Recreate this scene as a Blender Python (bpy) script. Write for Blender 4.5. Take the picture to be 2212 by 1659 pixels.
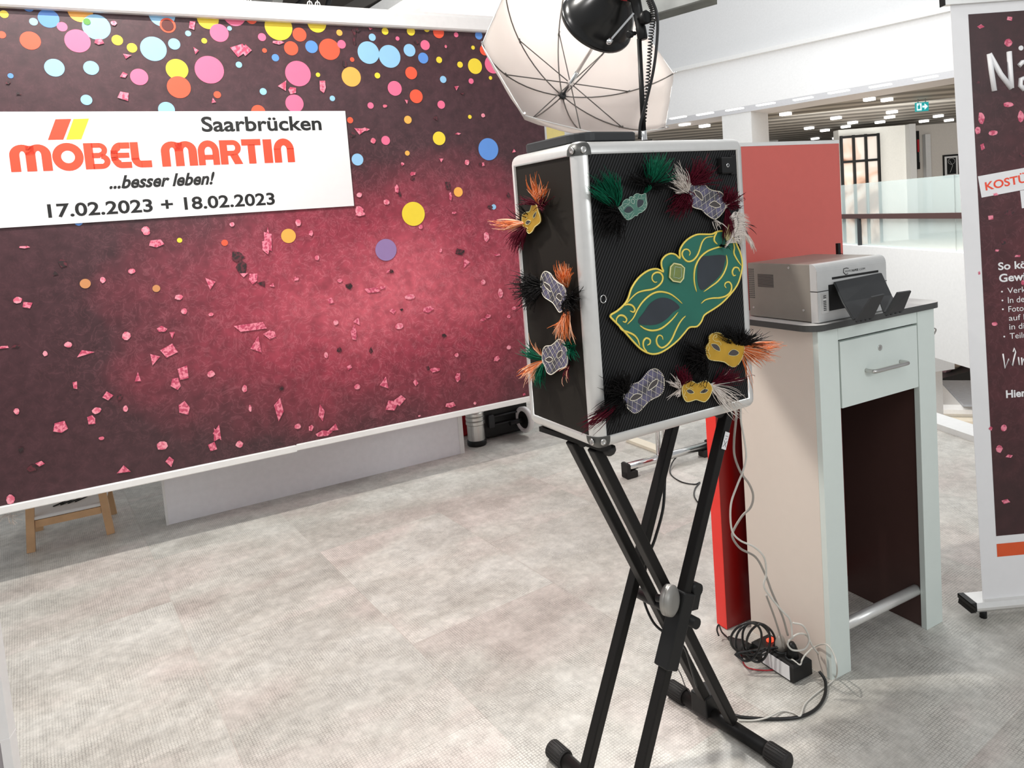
import bpy, bmesh, math, random
from mathutils import Vector, Matrix
sc = bpy.context.scene
for o in list(bpy.data.objects): bpy.data.objects.remove(o, do_unlink=True)
C = sc.collection
PI = math.pi
# ------------------------------------------------------------------ camera
HC = 1.45
FPX, CX, CY, PIT, ROL = 1557.87, 1106.2, 597.08, 0.0828, -0.0771
fw = Vector((0, math.cos(PIT), -math.sin(PIT))); up0 = Vector((0, math.sin(PIT), math.cos(PIT))); rt0 = Vector((1, 0, 0))
cr = math.cos(ROL)*rt0 + math.sin(ROL)*up0; cu = -math.sin(ROL)*rt0 + math.cos(ROL)*up0
cd = bpy.data.cameras.new('camera'); cam = bpy.data.objects.new('camera', cd); C.objects.link(cam)
cam.matrix_world = Matrix(((cr.x, cu.x, -fw.x, 0), (cr.y, cu.y, -fw.y, 0), (cr.z, cu.z, -fw.z, HC), (0, 0, 0, 1)))
cd.sensor_width = 36; cd.lens = 36*FPX/2212; cd.shift_y = (CY-829.5)/2212; cd.clip_start = .05; cd.clip_end = 200
sc.camera = cam
vs = sc.view_settings
vs.view_transform = 'Standard'; vs.look = 'None'; vs.gamma = 1; vs.use_curve_mapping = False; vs.exposure = 0.0
# ------------------------------------------------------------------ world and lights
w = bpy.data.worlds.new('world'); sc.world = w; w.use_nodes = True
w.node_tree.nodes['Background'].inputs[0].default_value = (0.96, 0.98, 1, 1)
w.node_tree.nodes['Background'].inputs[1].default_value = 0.45
def area(name, loc, tgt, size, power, col=(1, .97, .93), sy=None, spread=PI):
    l = bpy.data.lights.new(name, 'AREA'); l.energy = power; l.color = col; l.size = size; l.spread = spread
    if sy: l.shape = 'RECTANGLE'; l.size_y = sy
    o = bpy.data.objects.new(name, l); C.objects.link(o); o.location = loc
    o.rotation_euler = (Vector(tgt)-Vector(loc)).to_track_quat('-Z', 'Y').to_euler(); return o
area('ceiling_spot_key', (-1.25, 2.1, 3.55), (-.8, 2.3, 0), .14, 86, (1, .96, .9))
area('ceiling_spot_banner', (-1.6, .6, 3.45), (-.9, 3.4, 1.5), .3, 28, (1, .97, .95))
area('ceiling_panel_front', (.3, -.8, 3.6), (.3, 2.2, .6), 1.6, 22, (1, .99, .97))
area('added_umbrella_backlight', (.1, 4.5, 3.7), (.2, 2.3, 1.95), .5, 16, (1, .98, .96), spread=.7)  # unseen spot added to light the umbrella cloth from behind
area('added_fill_right', (2.6, -1.1, 2.5), (1.2, 2.2, .95), .9, 34, (.95, .99, 1))  # unseen fill, added to brighten the counter front
area('gallery_light', (8.2, 15.5, 3.0), (9.5, 19.5, 1.0), 4, 420, (1, .98, .95), 4)
area('added_parapet_fill', (2.6, 7.4, 4.3), (4.8, 8.9, .2), 1.6, 250, (1, .99, .97), 3)  # lamp added in the open void just to whiten the parapet
area('atrium_skylight', (4.5, 9, 7.5), (6.5, 12, 2), 5, 330, (.97, .99, 1), 8)
area('lower_floor_light', (5, 14, -1.0), (5.5, 15.5, -4), 4, 330, (1, .97, .92), 6)
area('added_bulkhead_fill', (-.3, 5.4, 3.1), (-.4, 6.3, 4.4), .8, 24, (1, .99, .96), 3)  # hidden lamp added to brighten the white bulkhead
# ------------------------------------------------------------------ pixel -> world
def ray(x, y): return fw + cr*((x-CX)/FPX) - cu*((y-CY)/FPX)
def G(x, y, z=0):
    r = ray(x, y); return Vector((0, 0, HC)) + r*((z-HC)/r.z)
def D(x, y, Y):
    r = ray(x, y); return Vector((0, 0, HC)) + r*(Y/r.y)
class Frame:
    def __init__(s, P, yaw):
        s.P = Vector((P[0], P[1], 0)); s.yaw = yaw
        s.U = Vector((math.cos(yaw), math.sin(yaw), 0)); s.N = Vector((-s.U.y, s.U.x, 0))
    def w(s, u, n, z): return s.P + s.U*u + s.N*n + Vector((0, 0, z))
    def px(s, x, y, n=0):          # point of the vertical plane at depth n seen at a pixel
        r = ray(x, y); P0 = s.P + s.N*n - Vector((0, 0, HC)); t = P0.dot(s.N)/r.dot(s.N)
        X = Vector((0, 0, HC)) + r*t; return ((X-s.P).dot(s.U), X.z)
    def turn(s, u, n, da): 
        p = s.w(u, n, 0); return Frame((p.x, p.y), s.yaw+da)
# ------------------------------------------------------------------ materials
def nodes(name):
    m = bpy.data.materials.new(name); m.use_nodes = True; nt = m.node_tree
    return m, nt, nt.nodes['Principled BSDF'], nt.nodes, nt.links
def mat(name, col, rough=.5, metal=0, var=.06, scale=30, bump=0, emit=None, es=0, spec=None, alpha=None, trans=None, coat=0):
    m, nt, b, N, L = nodes(name)
    b.inputs['Roughness'].default_value = rough; b.inputs['Metallic'].default_value = metal
    if spec is not None: b.inputs['Specular IOR Level'].default_value = spec
    if coat: b.inputs['Coat Weight'].default_value = coat; b.inputs['Coat Roughness'].default_value = .1
    t = N.new('ShaderNodeTexCoord'); n = N.new('ShaderNodeTexNoise'); n.inputs['Scale'].default_value = scale; n.inputs['Detail'].default_value = 3
    L.new(t.outputs['Object'], n.inputs['Vector'])
    r = N.new('ShaderNodeMix'); r.data_type = 'RGBA'
    c0 = tuple(max(0, c*(1-var)) for c in col[:3])+(1,); c1 = tuple(min(1, c*(1+var)) for c in col[:3])+(1,)
    r.inputs[6].default_value = c0; r.inputs[7].default_value = c1
    L.new(n.outputs['Fac'], r.inputs[0]); L.new(r.outputs[2], b.inputs['Base Color'])
    if bump:
        bp = N.new('ShaderNodeBump'); bp.inputs['Strength'].default_value = bump; bp.inputs['Distance'].default_value = .004
        L.new(n.outputs['Fac'], bp.inputs['Height']); L.new(bp.outputs[0], b.inputs['Normal'])
    if emit: b.inputs['Emission Color'].default_value = emit+(1,); b.inputs['Emission Strength'].default_value = es
    if alpha is not None: b.inputs['Alpha'].default_value = alpha
    if trans is not None: b.inputs['Transmission Weight'].default_value = trans
    return m
def srgb(r, g, b):
    f = lambda v: (v/255/12.92 if v/255 <= .04045 else ((v/255+.055)/1.055)**2.4)
    return (f(r), f(g), f(b))
M = {}
M['white'] = mat('white_paint', (.80, .80, .79), .5)
M['white_gloss'] = mat('white_gloss', (.84, .84, .83), .3)
M['offwhite'] = mat('off_white_board', (.62, .62, .64), .5)
M['partw'] = mat('pale_partition_board', (.84, .84, .87), .5)
M['alu'] = mat('brushed_aluminium', (.78, .77, .75), .34, .55, .05, 60)
M['chrome'] = mat('chrome', (.8, .8, .8), .15, 1)
M['steel'] = mat('satin_steel', (.6, .59, .57), .3, 1)
M['knob_grey'] = mat('matt_knob_metal', (.30, .29, .27), .45, .5)
M['rib_metal'] = mat('dark_rib_metal', (.16, .15, .14), .35, .8)
M['cap'] = mat('dark_steel_cap', (.10, .10, .095), .4, .6)
M['black'] = mat('black_plastic', (.011, .011, .011), .42, spec=.28)
M['blackm'] = mat('matt_black_panel', (.016, .013, .010), .6, spec=.2)
M['powder'] = mat('black_powder_coat', (.009, .008, .0075), .45, 0, .2, 200, spec=.22)
M['rubber'] = mat('dark_rubber', (.028, .026, .025), .6, spec=.25)
M['grey_dark'] = mat('dark_grey_plastic', (.036, .038, .040), .45, spec=.3)
M['red'] = mat('board_red_lit_end', (.85, .03, .02), .28, 0, .04)  # board red in the lit tone of its end face
M['red_shaded'] = mat('board_red_shaded', (.22, .002, .002), .3, 0, .04)  # same board red with shade mixed into the colour
M['red_lit_washed'] = mat('board_red_lit_washed', (.68, .14, .118), .35, 0, .04)  # same board red, washed out by painted-in light and reflection
M['wood'] = mat('light_oak', (.62, .38, .20), .5, 0, .25, 14)
M['cloth'] = mat('umbrella_cloth', (.74, .70, .675), .8, 0, .04, 8, trans=None)
def cloth_tr():
    m = M['cloth']; nt = m.node_tree; b = nt.nodes['Principled BSDF']; out = nt.nodes['Material Output']
    t = nt.nodes.new('ShaderNodeBsdfTranslucent'); t.inputs[0].default_value = (.80, .76, .73, 1); mx = nt.nodes.new('ShaderNodeMixShader'); mx.inputs[0].default_value = .6
    nt.links.new(b.outputs[0], mx.inputs[1]); nt.links.new(t.outputs[0], mx.inputs[2]); nt.links.new(mx.outputs[0], out.inputs['Surface'])
cloth_tr()
M['bar_white'] = mat('white_profile', (.84, .82, .81), .4)
M['counter'] = mat('pale_grey_laminate', srgb(218, 227, 222), .42, 0, .02)
M['counter_side'] = mat('pale_cream_laminate', srgb(226, 214, 203), .45, 0, .02)
M['slab'] = mat('pale_worktop', (.66, .65, .63), .3)
M['slab_edge'] = mat('dark_worktop_edge', (.06, .06, .058), .4)
M['cheek'] = mat('brown_grey_cheek', (.075, .038, .033), .35)
M['brown'] = mat('dark_brown_board', (.075, .035, .032), .5)
M['print_metal'] = mat('grey_beige_metal', (.30, .275, .24), .38, .25)
M['print_silver'] = mat('silver_plastic', (.62, .62, .61), .35, .3)
M['lettering'] = mat('black_ink', (.008, .008, .008), .5)
M['logo_red'] = mat('orange_red_ink', srgb(243, 78, 50), .5, 0, .02)
M['logo_yellow'] = mat('yellow_ink', srgb(248, 222, 50), .5, 0, .02)
M['card'] = mat('white_card', (.84, .83, .84), .45, 0, .02)
M['gold'] = mat('gold_foil', srgb(214, 168, 62), .36, .6, .3, 22)
M['gold_trim'] = mat('gold_trim', srgb(248, 218, 100), .45, .1, .12, 40)
M['goldp'] = mat('pale_gold_paint', srgb(235, 226, 165), .5, .1)
M['mgreen'] = mat('mask_green', srgb(30, 104, 88), .5, 0, .25, 12)
M['mgreen2'] = mat('mask_pale_green', srgb(72, 118, 104), .5, 0, .2, 25)
M['palegreen'] = mat('pale_mint_line', srgb(180, 202, 188), .5)
M['eyeg'] = mat('mask_eye_grey', srgb(44, 50, 58), .5, 0, .3, 20)
M['eyed'] = mat('mask_eye_dark', srgb(72, 66, 66), .5)
M['gem'] = mat('olive_gem', srgb(120, 135, 75), .2, 0, .4, 60)
M['pearl'] = mat('pearl_trim', srgb(240, 232, 215), .35)
M['f_green'] = mat('green_feather', (.004, .115, .06), .6, 0, .5, 90, spec=.12)
M['f_orange'] = mat('orange_feather', srgb(238, 120, 55), .6, 0, .35, 90)
M['f_peach'] = mat('peach_feather', srgb(245, 185, 150), .6, 0, .15, 90)
M['f_maroon'] = mat('maroon_feather', (.085, .004, .014), .6, 0, .5, 90, spec=.12)
M['f_black'] = mat('black_feather', (.007, .006, .006), .6, 0, .5, 90, spec=.12)
M['f_white'] = mat('white_feather', srgb(232, 222, 214), .6, 0, .1, 90)
M['cable_grey'] = mat('grey_cable', (.33, .30, .27), .4)
M['cable_white'] = mat('white_cable', (.62, .60, .55), .4)
M['cable_black'] = mat('black_cable', (.01, .01, .01), .3)
M['lamp_black'] = mat('lamp_black_enamel', (.010, .010, .010), .25, spec=.4)
M['redband'] = mat('red_band', (.5, .01, .02), .4)
M['orange'] = mat('orange_print', srgb(222, 86, 38), .5)
M['grey_soft'] = mat('soft_grey', (.42, .42, .41), .5)
M['grey_mauve'] = mat('grey_mauve_board', (.36, .33, .34), .5)
M['beige'] = mat('beige_wood', (.60, .50, .40), .5, 0, .1, 3)
M['bed'] = mat('cream_bedding', (.75, .68, .56), .8, 0, .1, 8)
M['greycloth'] = mat('grey_blanket', (.32, .33, .35), .8, 0, .15, 12)
M['pinkthing'] = mat('pale_pink_textile', (.55, .33, .36), .8)
M['glow'] = mat('luminaire', (1, 1, 1), .5, emit=(1, .98, .95), es=3)
M['exit_green'] = mat('exit_sign_green', (0, .25, .25), .5, emit=(.02, .35, .36), es=.8)
M['exit_white'] = mat('exit_sign_white', (.8, .9, .9), .5, emit=(.8, .95, 1), es=.9)
M['switch'] = mat('red_switch_light', (.8, .02, .01), .3, emit=(1, .05, .02), es=2.5)
M['yellowp'] = mat('pale_yellow_board', srgb(250, 232, 150), .6)
M['navy'] = mat('dark_blue_fabric', (.005, .015, .05), .7)
M['skinprint'] = None
def nd(N, t, **k):
    n = N.new(t)
    for a, v in k.items(): setattr(n, a, v)
    return n
def floor_mat():
    m, nt, b, N, L = nodes('vinyl_tile_floor')
    g = nd(N, 'ShaderNodeNewGeometry'); mp = nd(N, 'ShaderNodeMapping'); mp.inputs['Rotation'].default_value = (0, 0, math.radians(-124)); mp.inputs['Location'].default_value = (.12, .35, 0)
    L.new(g.outputs['Position'], mp.inputs['Vector'])
    br = nd(N, 'ShaderNodeTexBrick'); L.new(mp.outputs[0], br.inputs['Vector'])
    br.inputs['Scale'].default_value = 1; br.inputs['Brick Width'].default_value = .94; br.inputs['Row Height'].default_value = .62
    br.inputs['Mortar Size'].default_value = .0012; br.inputs['Mortar Smooth'].default_value = .1; br.inputs['Bias'].default_value = 0
    br.inputs['Color1'].default_value = (1, 1, 1, 1); br.inputs['Color2'].default_value = (.86, .855, .85, 1); br.inputs['Mortar'].default_value = (.8, .77, .75, 1)
    # tile wise shifted mottling
    n1 = nd(N, 'ShaderNodeTexNoise'); n1.inputs['Scale'].default_value = 2.8; n1.inputs['Detail'].default_value = 8; n1.inputs['Roughness'].default_value = .7
    off = nd(N, 'ShaderNodeVectorMath', operation='MULTIPLY_ADD'); L.new(br.outputs['Color'], off.inputs[0]); off.inputs[1].default_value = (4, 6, 9); 
    st = nd(N, 'ShaderNodeVectorMath', operation='MULTIPLY'); st.inputs[1].default_value = (1.6, .8, 1); L.new(mp.outputs[0], st.inputs[0])
    L.new(st.outputs[0], off.inputs[2]); L.new(off.outputs[0], n1.inputs['Vector'])
    cr1 = nd(N, 'ShaderNodeValToRGB'); L.new(n1.outputs['Fac'], cr1.inputs[0]); e = cr1.color_ramp
    e.elements[0].position = .28; e.elements[0].color = (.47, .445, .41, 1); e.elements[1].position = .70; e.elements[1].color = (.78, .76, .72, 1)
    k = e.elements.new(.47); k.color = (.64, .615, .575, 1)
    n2 = nd(N, 'ShaderNodeTexNoise'); n2.inputs['Scale'].default_value = 1.9; n2.inputs['Detail'].default_value = 3; L.new(off.outputs[0], n2.inputs['Vector'])
    cr2 = nd(N, 'ShaderNodeValToRGB'); L.new(n2.outputs['Fac'], cr2.inputs[0]); e = cr2.color_ramp
    e.elements[0].position = .40; e.elements[0].color = (.97, .985, .97, 1); e.elements[1].position = .64; e.elements[1].color = (1, .90, .885, 1); k = e.elements.new(.5); k.color = (1, 1, .97, 1)
    mx = nd(N, 'ShaderNodeMix', data_type='RGBA', blend_type='MULTIPLY'); mx.inputs[0].default_value = .6; L.new(cr1.outputs[0], mx.inputs[6]); L.new(cr2.outputs[0], mx.inputs[7])
    mb = nd(N, 'ShaderNodeMix', data_type='RGBA', blend_type='MULTIPLY'); mb.inputs[0].default_value = .8; L.new(mx.outputs[2], mb.inputs[6]); L.new(br.outputs['Color'], mb.inputs[7])
    # small woven relief
    vo = nd(N, 'ShaderNodeTexVoronoi', feature='F1', distance='CHEBYCHEV'); vo.inputs['Scale'].default_value = 120; vo.inputs['Randomness'].default_value = .12
    L.new(mp.outputs[0], vo.inputs['Vector'])
    vr = nd(N, 'ShaderNodeValToRGB'); L.new(vo.outputs['Distance'], vr.inputs[0]); e = vr.color_ramp
    e.elements[0].position = .30; e.elements[0].color = (1, 1, 1, 1); e.elements[1].position = .55; e.elements[1].color = (.36, .345, .33, 1)
    n3 = nd(N, 'ShaderNodeTexNoise'); n3.inputs['Scale'].default_value = 7; n3.inputs['Detail'].default_value = 4; L.new(mp.outputs[0], n3.inputs['Vector'])
    r3 = nd(N, 'ShaderNodeMapRange'); L.new(n3.outputs['Fac'], r3.inputs[0]); r3.inputs[1].default_value = .36; r3.inputs[2].default_value = .62; r3.inputs[3].default_value = .10; r3.inputs[4].default_value = .9
    mw = nd(N, 'ShaderNodeMix', data_type='RGBA', blend_type='MULTIPLY'); L.new(r3.outputs[0], mw.inputs[0]); L.new(mb.outputs[2], mw.inputs[6]); L.new(vr.outputs[0], mw.inputs[7])
    n4 = nd(N, 'ShaderNodeTexNoise'); n4.inputs['Scale'].default_value = 26; n4.inputs['Detail'].default_value = 6; n4.inputs['Roughness'].default_value = .7; L.new(mp.outputs[0], n4.inputs['Vector'])
    r4 = nd(N, 'ShaderNodeMapRange'); L.new(n4.outputs['Fac'], r4.inputs[0]); r4.inputs[1].default_value = .3; r4.inputs[2].default_value = .7; r4.inputs[3].default_value = .80; r4.inputs[4].default_value = 1.16
    m4 = nd(N, 'ShaderNodeMix', data_type='RGBA', blend_type='MULTIPLY'); m4.inputs[0].default_value = 1; L.new(mw.outputs[2], m4.inputs[6]); L.new(r4.outputs[0], m4.inputs[7])
    L.new(m4.outputs[2], b.inputs['Base Color'])
    b.inputs['Roughness'].default_value = .42
    bp = nd(N, 'ShaderNodeBump'); bp.inputs['Strength'].default_value = .35; bp.inputs['Distance'].default_value = .002; L.new(vr.outputs[0], bp.inputs['Height']); L.new(bp.outputs[0], b.inputs['Normal'])
    return m
M['floor'] = floor_mat()
def print_mat(name, frame, u0, z0, su, sz, c_dark, c_mid, c_hot, vein=1):
    # printed maroon artwork with a lighter crimson centre and pale veins; the artwork is part of the print
    m, nt, b, N, L = nodes(name)
    g = nd(N, 'ShaderNodeNewGeometry'); 
    sub = nd(N, 'ShaderNodeVectorMath', operation='SUBTRACT'); p = frame.w(u0, 0, z0); sub.inputs[1].default_value = p; L.new(g.outputs['Position'], sub.inputs[0])
    du = nd(N, 'ShaderNodeVectorMath', operation='DOT_PRODUCT'); du.inputs[1].default_value = frame.U/su; L.new(sub.outputs[0], du.inputs[0])
    dz = nd(N, 'ShaderNodeVectorMath', operation='DOT_PRODUCT'); dz.inputs[1].default_value = Vector((0, 0, 1))/sz; L.new(sub.outputs[0], dz.inputs[0])
    cb = nd(N, 'ShaderNodeCombineXYZ'); L.new(du.outputs['Value'], cb.inputs[0]); L.new(dz.outputs['Value'], cb.inputs[1])
    ln = nd(N, 'ShaderNodeVectorMath', operation='LENGTH'); L.new(cb.outputs[0], ln.inputs[0])
    n0 = nd(N, 'ShaderNodeTexNoise'); n0.inputs['Scale'].default_value = 2.2; n0.inputs['Detail'].default_value = 5; L.new(g.outputs['Position'], n0.inputs['Vector'])
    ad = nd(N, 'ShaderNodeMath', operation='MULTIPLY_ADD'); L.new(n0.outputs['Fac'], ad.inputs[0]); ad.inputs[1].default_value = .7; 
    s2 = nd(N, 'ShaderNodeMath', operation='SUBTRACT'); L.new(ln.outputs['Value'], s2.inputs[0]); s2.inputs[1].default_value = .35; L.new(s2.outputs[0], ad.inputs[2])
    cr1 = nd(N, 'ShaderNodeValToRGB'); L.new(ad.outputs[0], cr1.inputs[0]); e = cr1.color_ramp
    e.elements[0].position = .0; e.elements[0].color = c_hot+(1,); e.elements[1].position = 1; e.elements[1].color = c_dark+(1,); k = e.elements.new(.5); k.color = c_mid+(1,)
    # veins
    nn = nd(N, 'ShaderNodeTexNoise'); nn.inputs['Scale'].default_value = 15; nn.inputs['Detail'].default_value = 5; nn.inputs['Roughness'].default_value = .6; nn.inputs['Distortion'].default_value = 1.6; L.new(g.outputs['Position'], nn.inputs['Vector'])
    a = nd(N, 'ShaderNodeMath', operation='SUBTRACT'); L.new(nn.outputs['Fac'], a.inputs[0]); a.inputs[1].default_value = .5
    ab = nd(N, 'ShaderNodeMath', operation='ABSOLUTE'); L.new(a.outputs[0], ab.inputs[0])
    vr = nd(N, 'ShaderNodeMapRange'); L.new(ab.outputs[0], vr.inputs[0]); vr.inputs[1].default_value = 0; vr.inputs[2].default_value = .03; vr.inputs[3].default_value = .32; vr.inputs[4].default_value = 0
    fa = nd(N, 'ShaderNodeMapRange'); L.new(ln.outputs['Value'], fa.inputs[0]); fa.inputs[1].default_value = .25; fa.inputs[2].default_value = 1.15; fa.inputs[3].default_value = .85*vein; fa.inputs[4].default_value = .06*vein
    mu = nd(N, 'ShaderNodeMath', operation='MULTIPLY'); L.new(vr.outputs[0], mu.inputs[0]); L.new(fa.outputs[0], mu.inputs[1])
    mx = nd(N, 'ShaderNodeMix', data_type='RGBA'); L.new(mu.outputs[0], mx.inputs[0]); L.new(cr1.outputs[0], mx.inputs[6]); mx.inputs[7].default_value = (.85, .32, .38, 1)
    n5 = nd(N, 'ShaderNodeTexNoise'); n5.inputs['Scale'].default_value = 22; n5.inputs['Detail'].default_value = 6; L.new(g.outputs['Position'], n5.inputs['Vector'])
    r5 = nd(N, 'ShaderNodeMapRange'); L.new(n5.outputs['Fac'], r5.inputs[0]); r5.inputs[1].default_value = .3; r5.inputs[2].default_value = .7; r5.inputs[3].default_value = .75; r5.inputs[4].default_value = 1.2
    m5 = nd(N, 'ShaderNodeMix', data_type='RGBA', blend_type='MULTIPLY'); m5.inputs[0].default_value = 1; L.new(mx.outputs[2], m5.inputs[6]); L.new(r5.outputs[0], m5.inputs[7])
    L.new(m5.outputs[2], b.inputs['Base Color']); b.inputs['Roughness'].default_value = .42
    return m
def scrap_mat(name, c1, c2, sc_=60):
    m, nt, b, N, L = nodes(name)
    g = nd(N, 'ShaderNodeNewGeometry'); n = nd(N, 'ShaderNodeTexNoise'); n.inputs['Scale'].default_value = sc_; n.inputs['Detail'].default_value = 3; L.new(g.outputs['Position'], n.inputs['Vector'])
    r = nd(N, 'ShaderNodeValToRGB'); L.new(n.outputs['Fac'], r.inputs[0]); e = r.color_ramp
    e.elements[0].position = .44; e.elements[0].color = c1+(1,); e.elements[1].position = .56; e.elements[1].color = c2+(1,)
    L.new(r.outputs[0], b.inputs['Base Color']); b.inputs['Roughness'].default_value = .5
    return m
M['scrap'] = scrap_mat('pink_paper_scrap', srgb(240, 140, 160), srgb(196, 74, 104), 75)
M['scrapl'] = scrap_mat('light_pink_scrap', srgb(244, 160, 175), srgb(222, 105, 130), 60)
M['scrapd'] = scrap_mat('dark_paper_scrap', srgb(48, 34, 36), srgb(95, 40, 50), 70)
for k, v in dict(Y=(242, 215, 60), O=(247, 178, 82), R=(244, 92, 62), P=(240, 112, 148), L=(150, 200, 236), B=(96, 148, 222), K=(92, 34, 30), V=(150, 125, 175), T=(205, 142, 92), G=(90, 150, 60)).items():
    M['c'+k] = mat('print_dot_'+k, srgb(*v), .45, 0, .03)
def stripe_mat():
    m, nt, b, N, L = nodes('carbon_weave_panel')
    t = nd(N, 'ShaderNodeTexCoord'); mp = nd(N, 'ShaderNodeMapping'); mp.inputs['Rotation'].default_value = (0, math.radians(-30), 0); L.new(t.outputs['Object'], mp.inputs['Vector'])
    wv = nd(N, 'ShaderNodeTexWave', bands_direction='X'); wv.inputs['Scale'].default_value = 46; L.new(mp.outputs[0], wv.inputs['Vector'])
    r = nd(N, 'ShaderNodeValToRGB'); L.new(wv.outputs['Fac'], r.inputs[0]); e = r.color_ramp
    e.elements[0].position = .5; e.elements[0].color = (.005, .005, .005, 1); e.elements[1].position = .85; e.elements[1].color = (.034, .034, .036, 1)
    L.new(r.outputs[0], b.inputs['Base Color']); b.inputs['Roughness'].default_value = .5
    return m
M['carbon'] = stripe_mat(); M['carbon'].node_tree.nodes['Principled BSDF'].inputs['Specular IOR Level'].default_value = .15
def grid_mat():
    m, nt, b, N, L = nodes('mauve_harlequin_face')
    t = nd(N, 'ShaderNodeTexCoord'); n = nd(N, 'ShaderNodeTexNoise'); n.inputs['Scale'].default_value = 45; L.new(t.outputs['Object'], n.inputs['Vector'])
    r = nd(N, 'ShaderNodeValToRGB'); L.new(n.outputs['Fac'], r.inputs[0]); e = r.color_ramp
    e.elements[0].position = .4; e.elements[0].color = srgb(98, 94, 120)+(1,); e.elements[1].position = .62; e.elements[1].color = srgb(72, 70, 76)+(1,)
    L.new(r.outputs[0], b.inputs['Base Color']); b.inputs['Roughness'].default_value = .5
    return m
M['harl'] = grid_mat()
def slat_mat():
    m, nt, b, N, L = nodes('dark_slatted_ceiling')
    g = nd(N, 'ShaderNodeNewGeometry'); mp = nd(N, 'ShaderNodeMapping'); mp.inputs['Rotation'].default_value = (0, 0, math.radians(8)); L.new(g.outputs['Position'], mp.inputs['Vector'])
    wv = nd(N, 'ShaderNodeTexWave', bands_direction='Y'); wv.inputs['Scale'].default_value = .42; wv.inputs['Distortion'].default_value = 4; wv.inputs['Detail'].default_value = 3; wv.inputs['Detail Scale'].default_value = .6; L.new(mp.outputs[0], wv.inputs['Vector'])
    r = nd(N, 'ShaderNodeValToRGB'); L.new(wv.outputs['Fac'], r.inputs[0]); e = r.color_ramp
    e.elements[0].color = (.09, .085, .075, 1); e.elements[1].color = (.34, .33, .30, 1)
    L.new(r.outputs[0], b.inputs['Base Color']); b.inputs['Roughness'].default_value = .6
    return m
M['slats'] = slat_mat()
def glass_mat():
    m, nt, b, N, L = nodes('pale_green_glass')
    b.inputs['Base Color'].default_value = (.74, .86, .84, 1); b.inputs['Roughness'].default_value = .05; b.inputs['Alpha'].default_value = .38
    n = nd(N, 'ShaderNodeTexNoise'); n.inputs['Scale'].default_value = 2; r = nd(N, 'ShaderNodeMapRange'); r.inputs[3].default_value = .04; r.inputs[4].default_value = .09; L.new(n.outputs['Fac'], r.inputs[0]); L.new(r.outputs[0], b.inputs['Roughness'])
    return m
M['glass'] = glass_mat()
def poster_mat():
    m, nt, b, N, L = nodes('skin_tone_poster')
    t = nd(N, 'ShaderNodeTexCoord'); n = nd(N, 'ShaderNodeTexNoise'); n.inputs['Scale'].default_value = 1.1; n.inputs['Detail'].default_value = 2; n.inputs['Distortion'].default_value = 1.2; L.new(t.outputs['Object'], n.inputs['Vector'])
    r = nd(N, 'ShaderNodeValToRGB'); L.new(n.outputs['Fac'], r.inputs[0]); e = r.color_ramp
    e.elements[0].position = .36; e.elements[0].color = (.30, .11, .05, 1); e.elements[1].position = .56; e.elements[1].color = (.80, .74, .68, 1); k = e.elements.new(.45); k.color = (.72, .50, .38, 1)
    L.new(r.outputs[0], b.inputs['Base Color']); b.inputs['Roughness'].default_value = .5
    return m
M['poster'] = poster_mat()
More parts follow.
